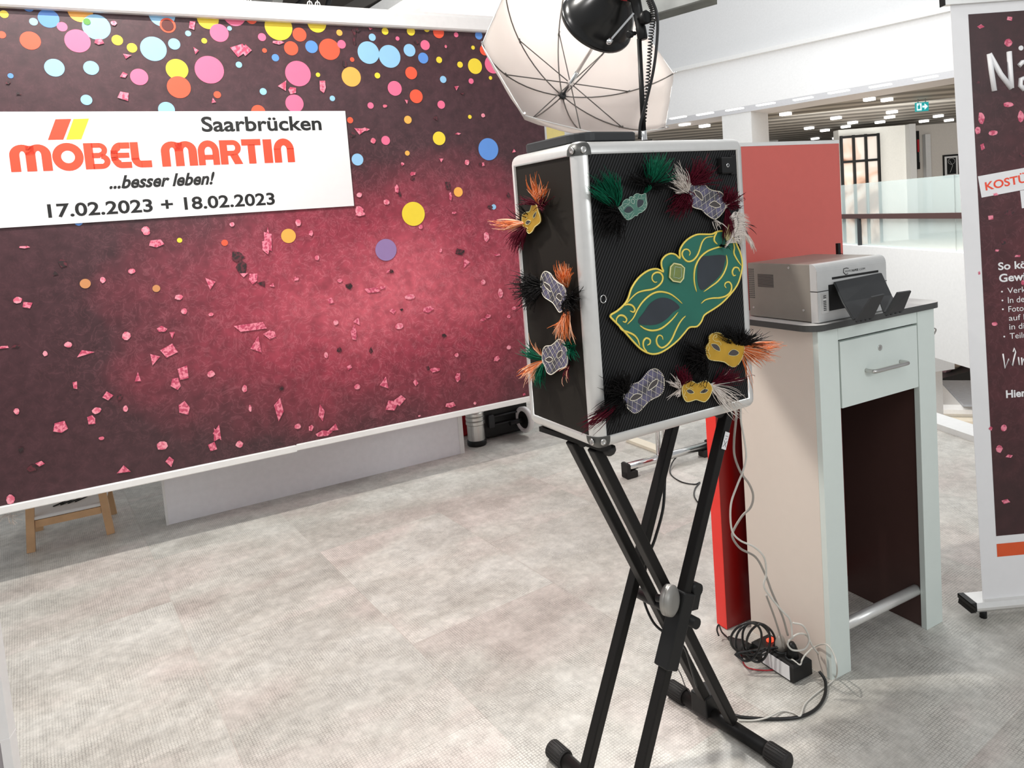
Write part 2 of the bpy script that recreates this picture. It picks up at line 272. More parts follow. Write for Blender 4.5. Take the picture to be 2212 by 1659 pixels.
# ------------------------------------------------------------------ object helpers
WM = {}
def tag(o, label, cat, group=None, kind=None):
    if label: o['label'] = label
    if cat: o['category'] = cat
    if group: o['group'] = group
    if kind: o['kind'] = kind
    return o
def thing(name, loc, yaw, label, cat, group=None):
    o = bpy.data.objects.new(name, None); C.objects.link(o); o.empty_display_size = .1
    o.location = loc; o.rotation_euler = (0, 0, yaw)
    WM[o.name] = Matrix.Translation(Vector(loc)) @ Matrix.Rotation(yaw, 4, 'Z')
    return tag(o, label, cat, group)
class MB:
    def __init__(s): s.v = []; s.f = []; s.mi = []; s.sm = []
    def add(s, vs_, fs, mi=0, sm=False):
        k = len(s.v); s.v += [Vector(v) for v in vs_]; s.f += [tuple(i+k for i in f) for f in fs]; s.mi += [mi]*len(fs); s.sm += [sm]*len(fs); return s
    def box8(s, P, mi=0):   # 8 corners: bottom 4 ccw, top 4 ccw
        return s.add(P, [(3, 2, 1, 0), (4, 5, 6, 7), (0, 1, 5, 4), (1, 2, 6, 5), (2, 3, 7, 6), (3, 0, 4, 7)], mi)
    def box(s, fr, u0, u1, n0, n1, z0, z1, mi=0, bev=0):
        if bev:
            b = bev; 
            lay = [(z0, b), (z0+b, 0), (z1-b, 0), (z1, b)]; vv = []
            for z, i in lay:
                vv += [fr.w(u0+i+0, n0+b if 0 else n0+i, z), fr.w(u1-i, n0+i, z), fr.w(u1-i, n1-i, z), fr.w(u0+i, n1-i, z)]
            fs = [(3, 2, 1, 0), (12, 13, 14, 15)]
            for k in range(3):
                for j in range(4): a = k*4+j; c = k*4+(j+1) % 4; fs.append((a, c, c+4, a+4))
            return s.add(vv, fs, mi)
        return s.box8([fr.w(u0, n0, z0), fr.w(u1, n0, z0), fr.w(u1, n1, z0), fr.w(u0, n1, z0), fr.w(u0, n0, z1), fr.w(u1, n0, z1), fr.w(u1, n1, z1), fr.w(u0, n1, z1)], mi)
    def bar(s, a, b, wx, wy, upv=(0, 0, 1), mi=0):   # square bar a->b
        a = Vector(a); b = Vector(b); d = (b-a).normalized(); x = d.cross(Vector(upv))
        if x.length < 1e-4: x = d.cross(Vector((1, 0, 0)))
        x.normalize(); y = x.cross(d); x = x*wx/2; y = y*wy/2
        return s.box8([a-x-y, a+x-y, a+x+y, a-x+y, b-x-y, b+x-y, b+x+y, b-x+y], mi)
    def tube(s, pts, r, seg=10, mi=0, cap=True, sm=True):
        pts = [Vector(p) for p in pts]; n = len(pts); rr = r if isinstance(r, (list, tuple)) else [r]*n
        t0 = (pts[1]-pts[0]).normalized(); x = t0.cross(Vector((0, 0, 1)))
        if x.length < 1e-3: x = t0.cross(Vector((1, 0, 0)))
        x.normalize(); vv = []; fs = []
        for i, p in enumerate(pts):
            t = (pts[min(i+1, n-1)]-pts[max(i-1, 0)])
            if t.length < 1e-9: t = t0
            t.normalize(); x = (x-t*x.dot(t)); x.normalize(); y = t.cross(x)
            for k in range(seg):
                a = 2*PI*k/seg; vv.append(p+(x*math.cos(a)+y*math.sin(a))*rr[i])
            if i:
                for k in range(seg): a = (i-1)*seg+k; b = (i-1)*seg+(k+1) % seg; fs.append((a, b, b+seg, a+seg))
        s.add(vv, fs, mi, sm)
        if cap and seg > 2: k = len(s.v)-n*seg; s.f += [tuple(k+i for i in range(seg))[::-1], tuple(k+(n-1)*seg+i for i in range(seg))]; s.mi += [mi]*2; s.sm += [False]*2
        return s
    def lathe(s, o, ax, prof, seg=32, mi=0, sm=True, cap=True):   # prof: (t along axis, radius)
        ax = Vector(ax).normalized(); x = ax.cross(Vector((0, 0, 1)))
        if x.length < 1e-3: x = Vector((1, 0, 0))
        x.normalize(); y = ax.cross(x); vv = []; fs = []; o = Vector(o)
        for i, (t, r) in enumerate(prof):
            for k in range(seg):
                a = 2*PI*k/seg; vv.append(o+ax*t+(x*math.cos(a)+y*math.sin(a))*r)
            if i:
                for k in range(seg): a = (i-1)*seg+k; b = (i-1)*seg+(k+1) % seg; fs.append((a, a+seg, b+seg, b))
        s.add(vv, fs, mi, sm)
        if cap:
            k = len(s.v)-len(prof)*seg; e = k+(len(prof)-1)*seg
            s.f += [tuple(k+i for i in range(seg)), tuple(e+i for i in range(seg))[::-1]]; s.mi += [mi]*2; s.sm += [False]*2
        return s
    def poly(s, pts, mi=0): return s.add(pts, [tuple(range(len(pts)))], mi)
    def prism(s, front, d, mi=0):     # front: list of points, extruded along vector d
        n = len(front); b = [Vector(p)+Vector(d) for p in front]
        return s.add(list(front)+b, [tuple(range(n)), tuple(range(2*n-1, n-1, -1))]+[(i, i+n, (i+1) % n+n, (i+1) % n) for i in range(n)], mi)
    def build(s, name, mats, parent=None, label=None, cat=None, group=None, kind=None, fixn=True, bevel=0, bseg=2):
        me = bpy.data.meshes.new(name)
        if parent is not None: inv = WM[parent.name].inverted(); vv = [inv @ v for v in s.v]; wm = WM[parent.name]; org = None
        else:
            xs = [v.x for v in s.v]; ys = [v.y for v in s.v]; zs = [v.z for v in s.v]
            org = Vector(((min(xs)+max(xs))/2, (min(ys)+max(ys))/2, min(zs))); vv = [v-org for v in s.v]; wm = Matrix.Translation(org)
        me.from_pydata([tuple(v) for v in vv], [], s.f)
        if not isinstance(mats, (list, tuple)): mats = [mats]
        for m in mats: me.materials.append(M[m] if isinstance(m, str) else m)
        me.polygons.foreach_set('material_index', s.mi); me.polygons.foreach_set('use_smooth', s.sm)
        if fixn:
            bm = bmesh.new(); bm.from_mesh(me); bmesh.ops.recalc_face_normals(bm, faces=bm.faces)
            if bevel:
                bmesh.ops.bevel(bm, geom=[e for e in bm.edges if len(e.link_faces) == 2 and e.calc_face_angle(0) > .5], offset=bevel, segments=bseg, profile=.5, affect='EDGES')
            bm.to_mesh(me); bm.free()
        me.update()
        o = bpy.data.objects.new(name, me); C.objects.link(o)
        if parent is not None: o.parent = parent
        else: o.location = org
        WM[o.name] = wm
        return tag(o, label, cat, group, kind)
def catmull(P, sub=6):
    P = [Vector(p) for p in P]; Q = [P[0]*2-P[1]]+P+[P[-1]*2-P[-2]]; out = []
    for i in range(1, len(Q)-2):
        a, b, c, d = Q[i-1], Q[i], Q[i+1], Q[i+2]
        for k in range(sub):
            t = k/sub; out.append(.5*((2*b)+(c-a)*t+(2*a-5*b+4*c-d)*t*t+(-a+3*b-3*c+d)*t**3))
    out.append(P[-1]); return out
# ---- lettering: text curve -> flat 2D mesh, fitted into a box of a plane
def text2d(txt, bold=0.0, shear=0.0):
    cu_ = bpy.data.curves.new('t', 'FONT'); cu_.body = txt; cu_.offset = bold; cu_.shear = shear; cu_.resolution_u = 4
    o = bpy.data.objects.new('t', cu_); C.objects.link(o)
    dg = bpy.context.evaluated_depsgraph_get(); me = bpy.data.meshes.new_from_object(o.evaluated_get(dg))
    vv = [(v.co.x, v.co.y) for v in me.vertices]; ff = [tuple(p.vertices) for p in me.polygons]
    bpy.data.objects.remove(o); bpy.data.curves.remove(cu_); bpy.data.meshes.remove(me)
    x0 = min(v[0] for v in vv); x1 = max(v[0] for v in vv); y0 = min(v[1] for v in vv); y1 = max(v[1] for v in vv)
    return [((v[0]-x0)/(x1-x0), (v[1]-y0)/(y1-y0)) for v in vv], ff
def put_text(mb, txt, P0, Px, Py, off, mi=0, bold=0.0, shear=0.0):   # P0 lower left, Px lower right, Py upper left
    vv, ff = text2d(txt, bold, shear); P0 = Vector(P0); X = Vector(Px)-P0; Y = Vector(Py)-P0; off = Vector(off)
    mb.add([P0+X*a+Y*b+off for a, b in vv], ff, mi)
random.seed(7)
R = random.random
def U_(a, b): return a+(b-a)*R()
W0 = Frame((0, 0), 0)
# ================================================================== SETTING
def st(mb, name, mats, **k): return mb.build(name, mats, kind='structure', **k)
FT = Frame((0, 0), math.radians(34))
e0, e1 = G(1960, 905), G(2140, 968)          # edge of our floor above the atrium
ed = (e1-e0).normalized()
A0 = e0-ed*0; B0 = e1+ed*2.2
m = MB(); z = 0
m.prism([Vector((-7, -3, 0)), Vector((6, -3, 0)), Vector((6, B0.y-1.4, 0)), Vector((B0.x, B0.y, 0)), Vector((A0.x, A0.y, 0)), Vector((A0.x-.5, 9, 0)), Vector((-7, 9, 0))], (0, 0, -.25))
st(m, 'floor', 'floor')
# white kerb along the floor edge
m = MB(); off = Vector((-ed.y, ed.x, 0))
if off.y < 0: off = -off
a, b = A0-ed*.3, B0
m.box8([a, b, b+off*.16, a+off*.16, a+Vector((0, 0, .035)), b+Vector((0, 0, .035)), b+off*.16+Vector((0, 0, .035)), a+off*.16+Vector((0, 0, .035))])
st(m, 'trim_1', 'white')
# ceiling over the photo corner: dark void, white beams and bulkhead
m = MB(); m.box(W0, -9, -.5, 5.4, 14, 4.55, 4.7); st(m, 'ceiling', mat('dark_void_ceiling', srgb(48, 42, 36), .8, 0, .3, 2))
def beam(px1, px2, Y1, Y2, wd, th, name, mt):
    m = MB(); m.bar(D(*px1, Y1), D(*px2, Y2), wd, th); st(m, name, mt)
beam((250, 60), (420, -60), 6.6, 6.0, .22, .12, 'trim_2', 'white')
beam((508, 70), (505, -60), 7.2, 6.9, .14, .18, 'trim_3', 'white')
beam((560, 75), (588, -40), 7.4, 7.4, .26, .2, 'trim_4', 'grey_soft')
beam((385, 20), (560, -40), 7.4, 7.0, .10, .3, 'trim_5', 'grey_soft')
beam((735, 52), (905, -40), 6.8, 6.2, .30, .10, 'trim_6', mat('grey_beam', srgb(95, 92, 88), .6))
beam((780, 62), (960, -50), 6.6, 6.0, .24, .10, 'trim_7', 'white')
for i, (x, y, x2, y2) in enumerate([(620, 30, 690, -30), (700, 40, 720, -30), (640, 50, 760, 20)]):
    m = MB(); m.tube([D(x, y, 8.2), D(x2, y2, 8.2)], .03, 8); st(m, 'trim_%d' % (8+i), 'grey_dark')
m = MB(); m.prism([D(845, 120, 6.9), D(1185, 150, 6.9), D(1185, -90, 5.8), D(1000, -90, 5.8), D(860, 50, 6.7)], (0, .3, .12)); st(m, 'trim_11', 'white')
# far side of the atrium
f_dir = Vector((-1.0277, 1.0034, 0)).normalized()
FG = Frame((D(2055, 168, 12.2).x, 12.2), math.atan2(-f_dir.y, -f_dir.x))    # u grows to the right/near, n away from camera? 
if FG.N.y < 0: FG.N = -FG.N
ZC = 3.18
m = MB(); m.box(FG, -14, 9, 0, .35, ZC+.12, 4.25); st(m, 'wall_gallery_lower_fascia', mat('bright_fascia', (.86, .86, .86), .5))
m = MB(); m.box(FG, -14, 9, -.10, .3, 4.25, 4.33); st(m, 'trim_12', 'white')
m = MB(); UF = FG.px(1550, 20, .1)[0]; ZF = FG.px(1490, 26, .1)[1]; m.box(FG, UF, 9, .1, .5, 4.33, 9.2); m.box(FG, -14, UF, .1, .5, 4.33, ZF); st(m, 'wall_gallery_upper_fascia', mat('upper_fascia', (.72, .72, .72), .6))
m = MB(); m.box(FG, -16, UF+6, 1.0, 9, ZF+.5, ZF+.7); m.box(FG, -16, UF, .5, .6, ZF+.3, ZF+4); st(m, 'ceiling_gallery_upper', mat('grey_brown_soffit', (.72, .71, .66), .6, 0, .4, 1.5))
m = MB(); m.box(FG, -14, 9, .0, .9, ZC, ZC+.12); st(m, 'trim_13', 'offwhite')
m = MB(); m.box(FG, -14, 9, .9, 22, ZC+.02, ZC+.14); st(m, 'ceiling_gallery', 'slats')
m = MB(); m.box(FG, -14, 9, 1.5, 22, -.45, 0); st(m, 'floor_gallery', 'beige')
m = MB(); m.box(FG, -14, 9, 21.6, 21.9, -.4, ZC+.1); st(m, 'wall_gallery_back', 'white')
# columns
u0, z_ = FG.px(1561, 300); u1, z_ = FG.px(1624, 300)
m = MB(); m.box(FG, u0, u1, .02, .8, -.4, ZC); st(m, 'trim_14', 'white')
# parapet of our own level along the void, with glass and handrail
p1, p2 = D(1815, 468, 10.1), D(2073, 465, 7.6); rd = (p2-p1); rd.z = 0; rd.normalize()
FR_ = Frame((p1.x, p1.y), math.atan2(rd.y, rd.x))
LR = (p2-p1).length
m = MB(); m.box(FR_, -1.2, LR+.9, .0, .22, -.52, .70); st(m, 'wall_parapet', 'white')
bal = thing('glass_balustrade', FR_.w(0, 0, .7), FR_.yaw, 'pale green glass balustrade with dark handrail on the white parapet across the void', 'balustrade')
for k in range(3):
    m = MB(); a = -1.2+k*1.75; m.box(FR_, a, a+1.73, .10, .115, .70, 1.53); m.build('glass_pane', 'glass', bal)
m = MB(); m.box(FR_, -1.2, LR+.9, .05, .11, 1.060, 1.122); m.build('handrail', 'brown', bal, 'dark brown handrail')
for u in (.35,): m = MB(); m.box(FR_, u, u+.035, .05, .09, .70, 1.07); m.build('post', 'grey_dark', bal)
# gallery interior: white partition walls
def gal(px0, px1, ytop, Y, depth, name, mt, zb=0):
    a = D(px0, ytop, Y); b = D(px1, ytop-(px1-px0)*.0772, Y); f = Frame((a.x, a.y), 0)
    m = MB(); m.box(f, 0, b.x-a.x, 0, depth, zb, a.z); return st(m, name, mt)
gal(1811, 1978, 281, 19.5, .3, 'wall_poster_partition', mat('partition_white', srgb(226, 226, 220), .6))
gal(1964, 1978, 268, 19.3, .2, 'trim_15', 'grey_soft')
gal(1979, 2110, 268, 21.5, .3, 'wall_picture_partition', mat('warm_white_wall', srgb(226, 220, 212), .6))
gal(1999, 2010, 290, 21.3, .15, 'trim_16', 'white')
gal(1656, 1681, 300, 23, .5, 'trim_17', 'grey_soft', 2.6)
# glazed grid with the poster behind
pa = D(1816, 294, 19.2); pb = D(1896, 288, 19.2); fp = Frame((pa.x, 19.2), 0); W_ = pb.x-pa.x
pf = thing('grid_poster', fp.w(0, 0, 0), 0, 'large skin-toned poster behind a black grid frame on the far white wall', 'poster')
m = MB(); m.box(fp, 0, W_, .02, .06, .0, pa.z); m.build('poster_sheet', 'poster', pf)
m = MB()
for k in (0, .33, .66, 1): m.box(fp, W_*k-.03, W_*k+.03, -.05, .0, .0, pa.z)
for z in (pa.z-.04, 2.2): m.box(fp, 0, W_, -.055, -.005, z-.03, z+.03)
m.build('grid_frame', 'black', pf)
# framed picture on the back wall
a = D(2038, 335, 21.45); b = D(2063, 383, 21.45); fq = Frame((a.x, 21.45), 0); w_ = b.x-a.x+.12
pf = thing('framed_picture', fq.w(0, 0, b.z), 0, 'black framed portrait drawing hanging on the far wall beside the banner', 'picture')
m = MB(); m.box(fq, 0, w_, 0, .05, b.z, a.z); m.build('frame', 'black', pf)
m = MB(); m.box(fq, .03, w_-.03, -.012, 0, b.z+.05, a.z-.05); m.build('mount', 'white', pf)
m = MB(); m.box(fq, .09, w_-.09, -.02, -.012, b.z+.1, a.z-.1); m.tube([fq.w(w_/2+.1*math.cos(t), -.024, (a.z+b.z)/2+.14+.09*math.sin(t)) for t in [k*.5 for k in range(14)]], .008, 5, 1); m.tube([fq.w(w_/2-.05, -.024, b.z+.15), fq.w(w_/2+.03, -.024, b.z+.35), fq.w(w_/2-.06, -.024, b.z+.5)], .008, 5, 1)
m.build('drawing', ['black', 'grey_soft'], pf)
# dark wardrobe slit with a red and white sign
a = D(1979, 283, 21.3); b = D(1988, 365, 21.3); m = MB(); fq = Frame((a.x, 21.3), 0); m.box(fq, 0, b.x-a.x, 0, .2, b.z, a.z, 0); m.box(fq, .02, .07, -.02, 0, b.z+.5, a.z-.25, 1)
m.box(fq, .07, b.x-a.x-.02, -.02, 0, b.z+.2, a.z-.35, 2)
tag(m.build('display_niche', ['black', 'redband', 'white']), 'narrow black display niche between far white walls', 'niche')
# emergency exit sign under the slatted ceiling
a = D(1979, 222, 15); fq = Frame((a.x, 15), 0); sw = D(2006, 222, 15).x-a.x; sh = a.z-D(1979, 241, 15).z
es = thing('exit_sign', fq.w(0, 0, a.z-sh), 0, 'teal emergency exit sign with white arrow hanging from the slatted ceiling', 'sign')
m = MB(); m.box(fq, 0, sw, 0, .05, a.z-sh, a.z); m.build('sign_body', 'exit_green', es)
m = MB(); zc = a.z-sh/2
m.box(fq, sw*.05, sw*.42, -.008, 0, a.z-sh*.9, a.z-sh*.1); m.poly([fq.w(sw*.66, -.006, zc+sh*.36), fq.w(sw*.66, -.006, zc-sh*.36), fq.w(sw*.93, -.006, zc)]); m.box(fq, sw*.5, sw*.68, -.007, -.001, zc-sh*.1, zc+sh*.1)
m.build('arrow', 'exit_white', es)
m = MB(); m.box(fq, sw*.1, sw*.3, -.014, -.009, a.z-sh*.75, a.z-sh*.35); m.box(fq, sw*.18, sw*.26, -.014, -.009, a.z-sh*.35, a.z-sh*.2); m.build('running_figure', 'exit_green', es)
for x_ in (.2, .8): m = MB(); m.tube([fq.w(sw*x_, .02, a.z), fq.w(sw*x_, .02, ZC+.02)], .01, 6); m.build('hanger', 'grey_soft', es)
# ceiling lamps (pixel spots on the ceiling plane)
lamps = [(1479, 266, 'left of the white column'), (1522, 270, 'just left of the white column'), (1697, 244, 'above the red panel, nearest the white fascia'), (1806, 253, 'above the right end of the red panel'), (1748, 275, 'above the middle of the red panel, small'), (1842, 263, 'faint, right of the red panel'), (1782, 280, 'above the red panel, dim pair member'), (1827, 272, 'over the poster wall, small'), (1761, 298, 'lowest over the red panel, left'), (1807, 297, 'lowest over the red panel, right'), (1901, 262, 'over the poster wall, middle'), (1922, 251, 'lower of the pair over the poster wall'), (1927, 240, 'upper of the pair over the poster wall'), (1878, 212, 'near the fascia, small'), (1916, 213, 'near the fascia, large'), (2027, 249, 'right of the exit sign'), (2050, 258, 'beside the banner edge'), (1996, 260, 'below the exit sign')]
lp0 = None
def lamp_at(x, y, zc, name, label, group, sx=.30, sy=.14):
    p = G(x, y, zc); f = Frame((p.x, p.y), FG.yaw); s = min(1.0, p.y/16); m = MB(); m.box(f, -sx/2*s, sx/2*s, -sy/2*s, sy/2*s, zc-.05, zc+.004)
    return m.build(name, 'glow', None, label, 'ceiling light', group)
for x, y, lb in lamps: lamp_at(x, y, ZC+.015, 'downlight', 'bright rectangular downlight in the far slatted ceiling, '+lb, 'downlights in the far slatted ceiling', .21, .15)
for x, y, lb in [(1465, 253, 'leftmost'), (1523, 245, 'second from the left'), (1587, 235, 'over the white column'), (1654, 224, 'just right of the white column'), (1735, 212, 'above the red panel'), (1812, 197, 'above the right edge of the red panel'), (1902, 184, 'over the poster wall'), (2000, 167, 'rightmost, beside the banner')]:
    p = G(x, y, ZC); f = Frame((p.x, p.y), FG.yaw); m = MB(); m.box(f, -.17, .17, -.05, .05, ZC-.02, ZC+.002); m.build('soffit_light', 'glow', None, 'small recessed light in the white soffit strip, '+lb, 'ceiling light', 'recessed lights in the soffit strip')
# ---------------------------------------------------------------- lower showroom floor
m = MB(); m.box(W0, 1, 16, 5.4, 32, -3.7, -3.5); st(m, 'floor_lower', 'beige')
zl = -3.5
p = G(2060, 905, zl); fb = Frame((p.x-1.0, p.y-1.0), -.35)
bed = thing('showroom_bed', fb.w(0, 0, zl), fb.yaw, 'cream upholstered bed with grey blanket on the lower showroom floor', 'bed')
m = MB(); m.box(fb, 0, 2.2, 0, 2.0, zl, zl+.38, 0, .05); m.build('bed_base', 'bed', bed)
m = MB(); m.box(fb, .05, 2.1, .05, 1.95, zl+.38, zl+.62, 0, .08); m.build('mattress', 'white', bed)
m = MB(); m.box(fb, .5, 1.3, -.02, 2.0, zl+.60, zl+.66, 0, .02); m.build('blanket', 'greycloth', bed)
m = MB(); m.box(fb, -.15, 0, -.05, 2.05, zl, zl+1.15, 0, .05); m.build('headboard', 'greycloth', bed)
for k, (px_, py_, mt, s, lb) in enumerate([(2036, 802, 'pinkthing', .32, 'pale pink cushion at the left on the dark shelf below the parapet'), (2052, 796, 'beige', .30, 'beige cushion in the middle of the dark shelf below the parapet'), (2070, 788, 'pinkthing', .36, 'rose cushion at the right on the dark shelf below the parapet')]):
    p = G(px_, py_, zl+.5); f = Frame((p.x, p.y), .5); m = MB(); m.box(f, -s/2, s/2, -.2, .2, zl+.5, zl+.5+.42, 0, .08); m.build('cushion', mt, None, lb, 'cushion', 'cushions on the low shelf')
p1_, p2_ = G(2000, 822, zl+.5), G(2120, 792, zl+.5); f = Frame((p1_.x, p1_.y), math.atan2(p2_.y-p1_.y, p2_.x-p1_.x))
sh_ = thing('low_shelf', f.w(0, 0, zl), f.yaw, 'long dark low display shelf on the lower showroom floor', 'shelf')
m = MB(); m.box(f, 0, (p2_-p1_).length+2, -.1, .9, zl+.22, zl+.5); m.build('shelf_board', 'grey_dark', sh_)
for u in (.3, 2.0, 3.6): m = MB(); m.box(f, u, u+.08, 0, .08, zl, zl+.22); m.build('leg', 'grey_dark', sh_)
p = G(2045, 860, zl); f = Frame((p.x-.3, p.y+2.0), .45)
# white plinth hanging box right below the parapet line
a = D(2016, 765, 11.5); b = D(2070, 800, 11.5); f = Frame((a.x, 11.5), .25); m = MB(); m.box(f, 0, .42, 0, 1, b.z, a.z)
m2 = m.build('display_plinth', 'white', None, 'white display box seen below the parapet between counter and banner', 'plinth')
m2m = MB(); m2m.box(f, .05, .37, .2, .8, zl, b.z); m2m.build('plinth_base', 'white', None, 'white base column carrying the display box under the parapet', 'column')
# ================================================================== PHOTO BACKDROP
S_ = 1.2; FK = Frame((0, 3.4898*S_), .4718)
zt_, zb_ = 1.45+(2.3148-1.45)*S_, 1.45+(.5549-1.45)*S_
uL, uR = -2.72, FK.px(1177, 290)[0]
bd = thing('photo_backdrop', FK.w(0, 0, zb_-.06), FK.yaw, 'large maroon carnival photo backdrop with coloured dots and white name card, hanging on wires', 'backdrop')
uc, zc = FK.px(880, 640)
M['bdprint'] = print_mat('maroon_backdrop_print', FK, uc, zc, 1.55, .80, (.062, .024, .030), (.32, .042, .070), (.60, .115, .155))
m = MB(); m.box(FK, uL, uR, 0, .004, zb_, zt_, 0)
K = lambda x, y, n=-.001: FK.w(FK.px(x, y)[0], n, FK.px(x, y)[1])
dl = ['Y', 'O', 'R', 'P', 'L', 'B', 'K', 'V', 'T', 'G']; mats_bd = ['bdprint']+['c'+k for k in dl]+['scrap', 'scrapl', 'scrapd', 'card', 'lettering', 'logo_red', 'logo_yellow']
def dot(x, y, r, c, n=-.0012):
    u, z = FK.px(x, y); ru = abs(FK.px(x+r, y)[0]-FK.px(x-r, y)[0])/2; pts = []
    for k in range(36):
        a = 2*PI*k/36; uu = min(uR, u+ru*math.cos(a)); zz = min(zt_, z+ru*math.sin(a)); pts.append(FK.w(uu, n, zz))
    m.poly(pts, 1+dl.index(c))
k1 = .3617
D1 = "25,85,27,Y;172,42,33,B;201,130,26,L;291,110,64,B;372,160,32,P;480,66,76,O;577,162,85,L;12,208,25,R;182,243,63,R;464,245,78,P;701,240,34,Y;789,286,31,Y;967,85,80,L;1002,152,48,R;917,292,79,L;1041,263,36,L;1124,200,18,L;1242,112,65,Y;1310,197,56,P;1400,92,66,P;1502,112,33,R;1371,170,14,L;1220,244,17,Y;1565,222,24,P;1610,120,34,G;1664,160,82,Y;1789,207,41,R;1739,289,42,R;1580,302,14,R;1645,345,22,B;1861,280,37,B;1968,295,62,R;2040,265,25,P;1892,138,56,Y;2027,196,18,O;2103,356,13,R;326,405,61,L;545,406,47,L;64,453,18,B;832,460,54,P;1058,415,67,Y;1069,521,71,R;1251,417,87,P;1427,387,19,L;1780,440,76,P;1899,447,13,Y;2098,459,57,O;517,597,35,L;1298,566,22,R;1572,547,21,L;995,655,50,L;1543,668,42,R;1759,618,54,P;1985,588,16,L;2091,718,18,R;2135,953,35,L;1342,1450,20,R;1073,1435,16,Y;1723,1409,44,O;470,1325,26,B"
for i, s in enumerate(D1.split(';')): x, y, r, c = s.split(','); dot(float(x)*k1, float(y)*k1, float(r)*k1, c, -.0012-.00002*i)
D2 = "345,268,25,L;318,378,77,L;470,405,77,L;437,225,24,Y;622,225,29,Y;735,208,21,Y;820,232,39,R;526,277,14,P;612,361,42,L;724,324,33,P;710,417,36,B;946,250,16,P;1108,255,26,B;1067,342,13,Y;824,430,21,Y;974,464,20,Y;1081,475,50,Y;1150,360,34,R;1210,462,58,P;1192,559,12,Y;382,542,20,Y;624,524,42,R;853,570,23,L;1053,582,18,P;506,634,50,P;660,691,46,R;333,757,22,P;839,751,27,P;600,859,27,O;1044,838,13,Y;824,992,45,Y;441,1007,31,P;596,1098,17,O;1177,1070,71,B;961,1376,32,O;640,1533,82,Y;1215,1483,17,L"
for i, s in enumerate(D2.split(';')): x, y, r, c = s.split(','); dot(700+float(x)*.3014, float(y)*.3014, float(r)*.3014, c, -.0025-.00002*i)
for i, (x, y, r, c) in enumerate([(184.5, 612.6, 12, 'T'), (337.8, 623, 8.6, 'T'), (833.6, 539.7, 23, 'V'), (362, 55, 13, 'K'), (188, 47, 8, 'G')]): dot(x, y, r, c, -.0035-.00002*i)
# paper scraps printed on the sheet
SC = "120,75,35,7,s;492,232,18,20,o;630,190,24,17,o;85,328,30,22,o;133,353,28,22,s;854,314,26,17,o;880,380,20,19,o;1008,395,17,12,o;1005,245,26,36,s;300,150,26,22,d;265,200,20,16,d;20,552,32,8,s;75,548,28,10,d;327,540,26,18,o;217,583,16,17,o;410,580,50,22,s;605,498,28,26,o;775,468,26,18,s;822,490,16,26,s;740,605,34,32,s;808,570,46,32,s;658,703,20,30,s;878,680,36,40,s;840,728,28,28,s;1008,680,26,22,o;1168,750,16,24,o;362,735,16,26,s;515,787,32,24,s;572,790,18,16,d;462,855,30,20,o;438,900,24,28,s;600,845,17,20,o;80,858,18,20,o;290,935,40,32,s;485,987,18,12,o;775,1022,36,28,o;880,843,32,34,s;1195,845,10,22,o;1040,955,26,44,s;1018,1028,28,24,s;1143,1015,24,22,o;810,1098,22,26,s;590,1140,46,24,s;52,1278,30,30,o;195,1107,26,14,s;155,1130,30,18,d;100,1040,16,14,d;1195,458,84,26,s;1225,545,30,66,s;1292,492,36,22,s;1275,45,26,56,s;1133,120,34,28,d;1155,170,28,40,d;1165,205,26,16,s;1210,222,30,28,s;1250,248,24,20,d;700,8,24,14,o;745,55,42,20,s"
def scrap(x, y, a, b, kind, i):
    mi = {'o': 12, 's': 11, 'd': 13}[kind]; n = 9 if kind == 'o' else random.choice((4, 4, 5, 5, 3)); rot = U_(0, 6.28); pts = []
    u, z = FK.px(x, y); su = abs(FK.px(x+a/2, y)[0]-FK.px(x-a/2, y)[0])/2; sz = abs(FK.px(x, y+b/2)[1]-FK.px(x, y-b/2)[1])/2
    for k in range(n):
        t = 2*PI*k/n+(U_(-.25, .25) if kind != 'o' else U_(-.15, .15))+rot; rr = U_(1.15, 1.7) if kind != 'o' else U_(1.0, 1.25)
        pts.append(FK.w(u+su*rr*math.cos(t), -.0045-.00001*i, z+sz*rr*math.sin(t)))
    m.poly(pts, mi)
i = 0
for s in SC.split(';'): x, y, a, b, c = s.split(','); i += 1; scrap(float(x)*.4522, 500+float(y)*.4522, float(a)*.4522*1.35, float(b)*.4522*1.35, c, i)
SC2 = "295,70,20,18,o;520,150,22,90,s;505,215,30,60,s;712,65,24,26,o;790,125,18,26,s;828,282,24,26,o;700,415,24,18,s;972,425,26,20,o;1030,460,32,28,d;1180,485,80,22,s;1235,470,30,16,s;915,552,26,34,s;1280,368,34,22,s;1296,366,16,18,d;945,688,26,28,o;1080,680,28,40,s;1060,760,26,60,s;1345,710,40,32,o;1305,615,24,22,s;1360,608,14,12,d;1412,528,50,26,o;1530,603,44,26,s;1480,88,20,22,o;1605,236,14,20,o;1720,245,44,28,d;1765,310,32,50,s;1892,150,26,50,o;1872,435,22,28,o;1980,505,24,48,o;2065,598,24,18,o;2033,650,18,16,o;1870,670,24,16,s;1900,650,24,20,s;1625,770,22,18,d;2033,845,22,20,o;1705,893,20,22,o;885,893,18,30,o;968,862,24,22,d;1165,865,16,26,d;1030,970,24,26,s;1570,985,44,24,s;1525,975,16,18,d;1250,1070,44,60,s;1080,1092,30,26,o;1445,1065,22,32,s;1712,1030,20,40,s;1955,915,28,22,s;1350,1180,46,38,s;1300,1210,60,40,s;1665,1205,44,26,s;1820,1195,14,16,o;605,1100,24,18,d;590,1230,40,90,s;855,1255,28,70,s;708,1340,32,26,o;790,1350,26,26,s;930,1350,60,36,s;870,1385,70,26,s;195,1395,34,60,s;1100,8,40,16,s;550,455,26,18,s;2130,1140,14,10,s;1960,262,30,10,s;1470,1275,14,8,o"
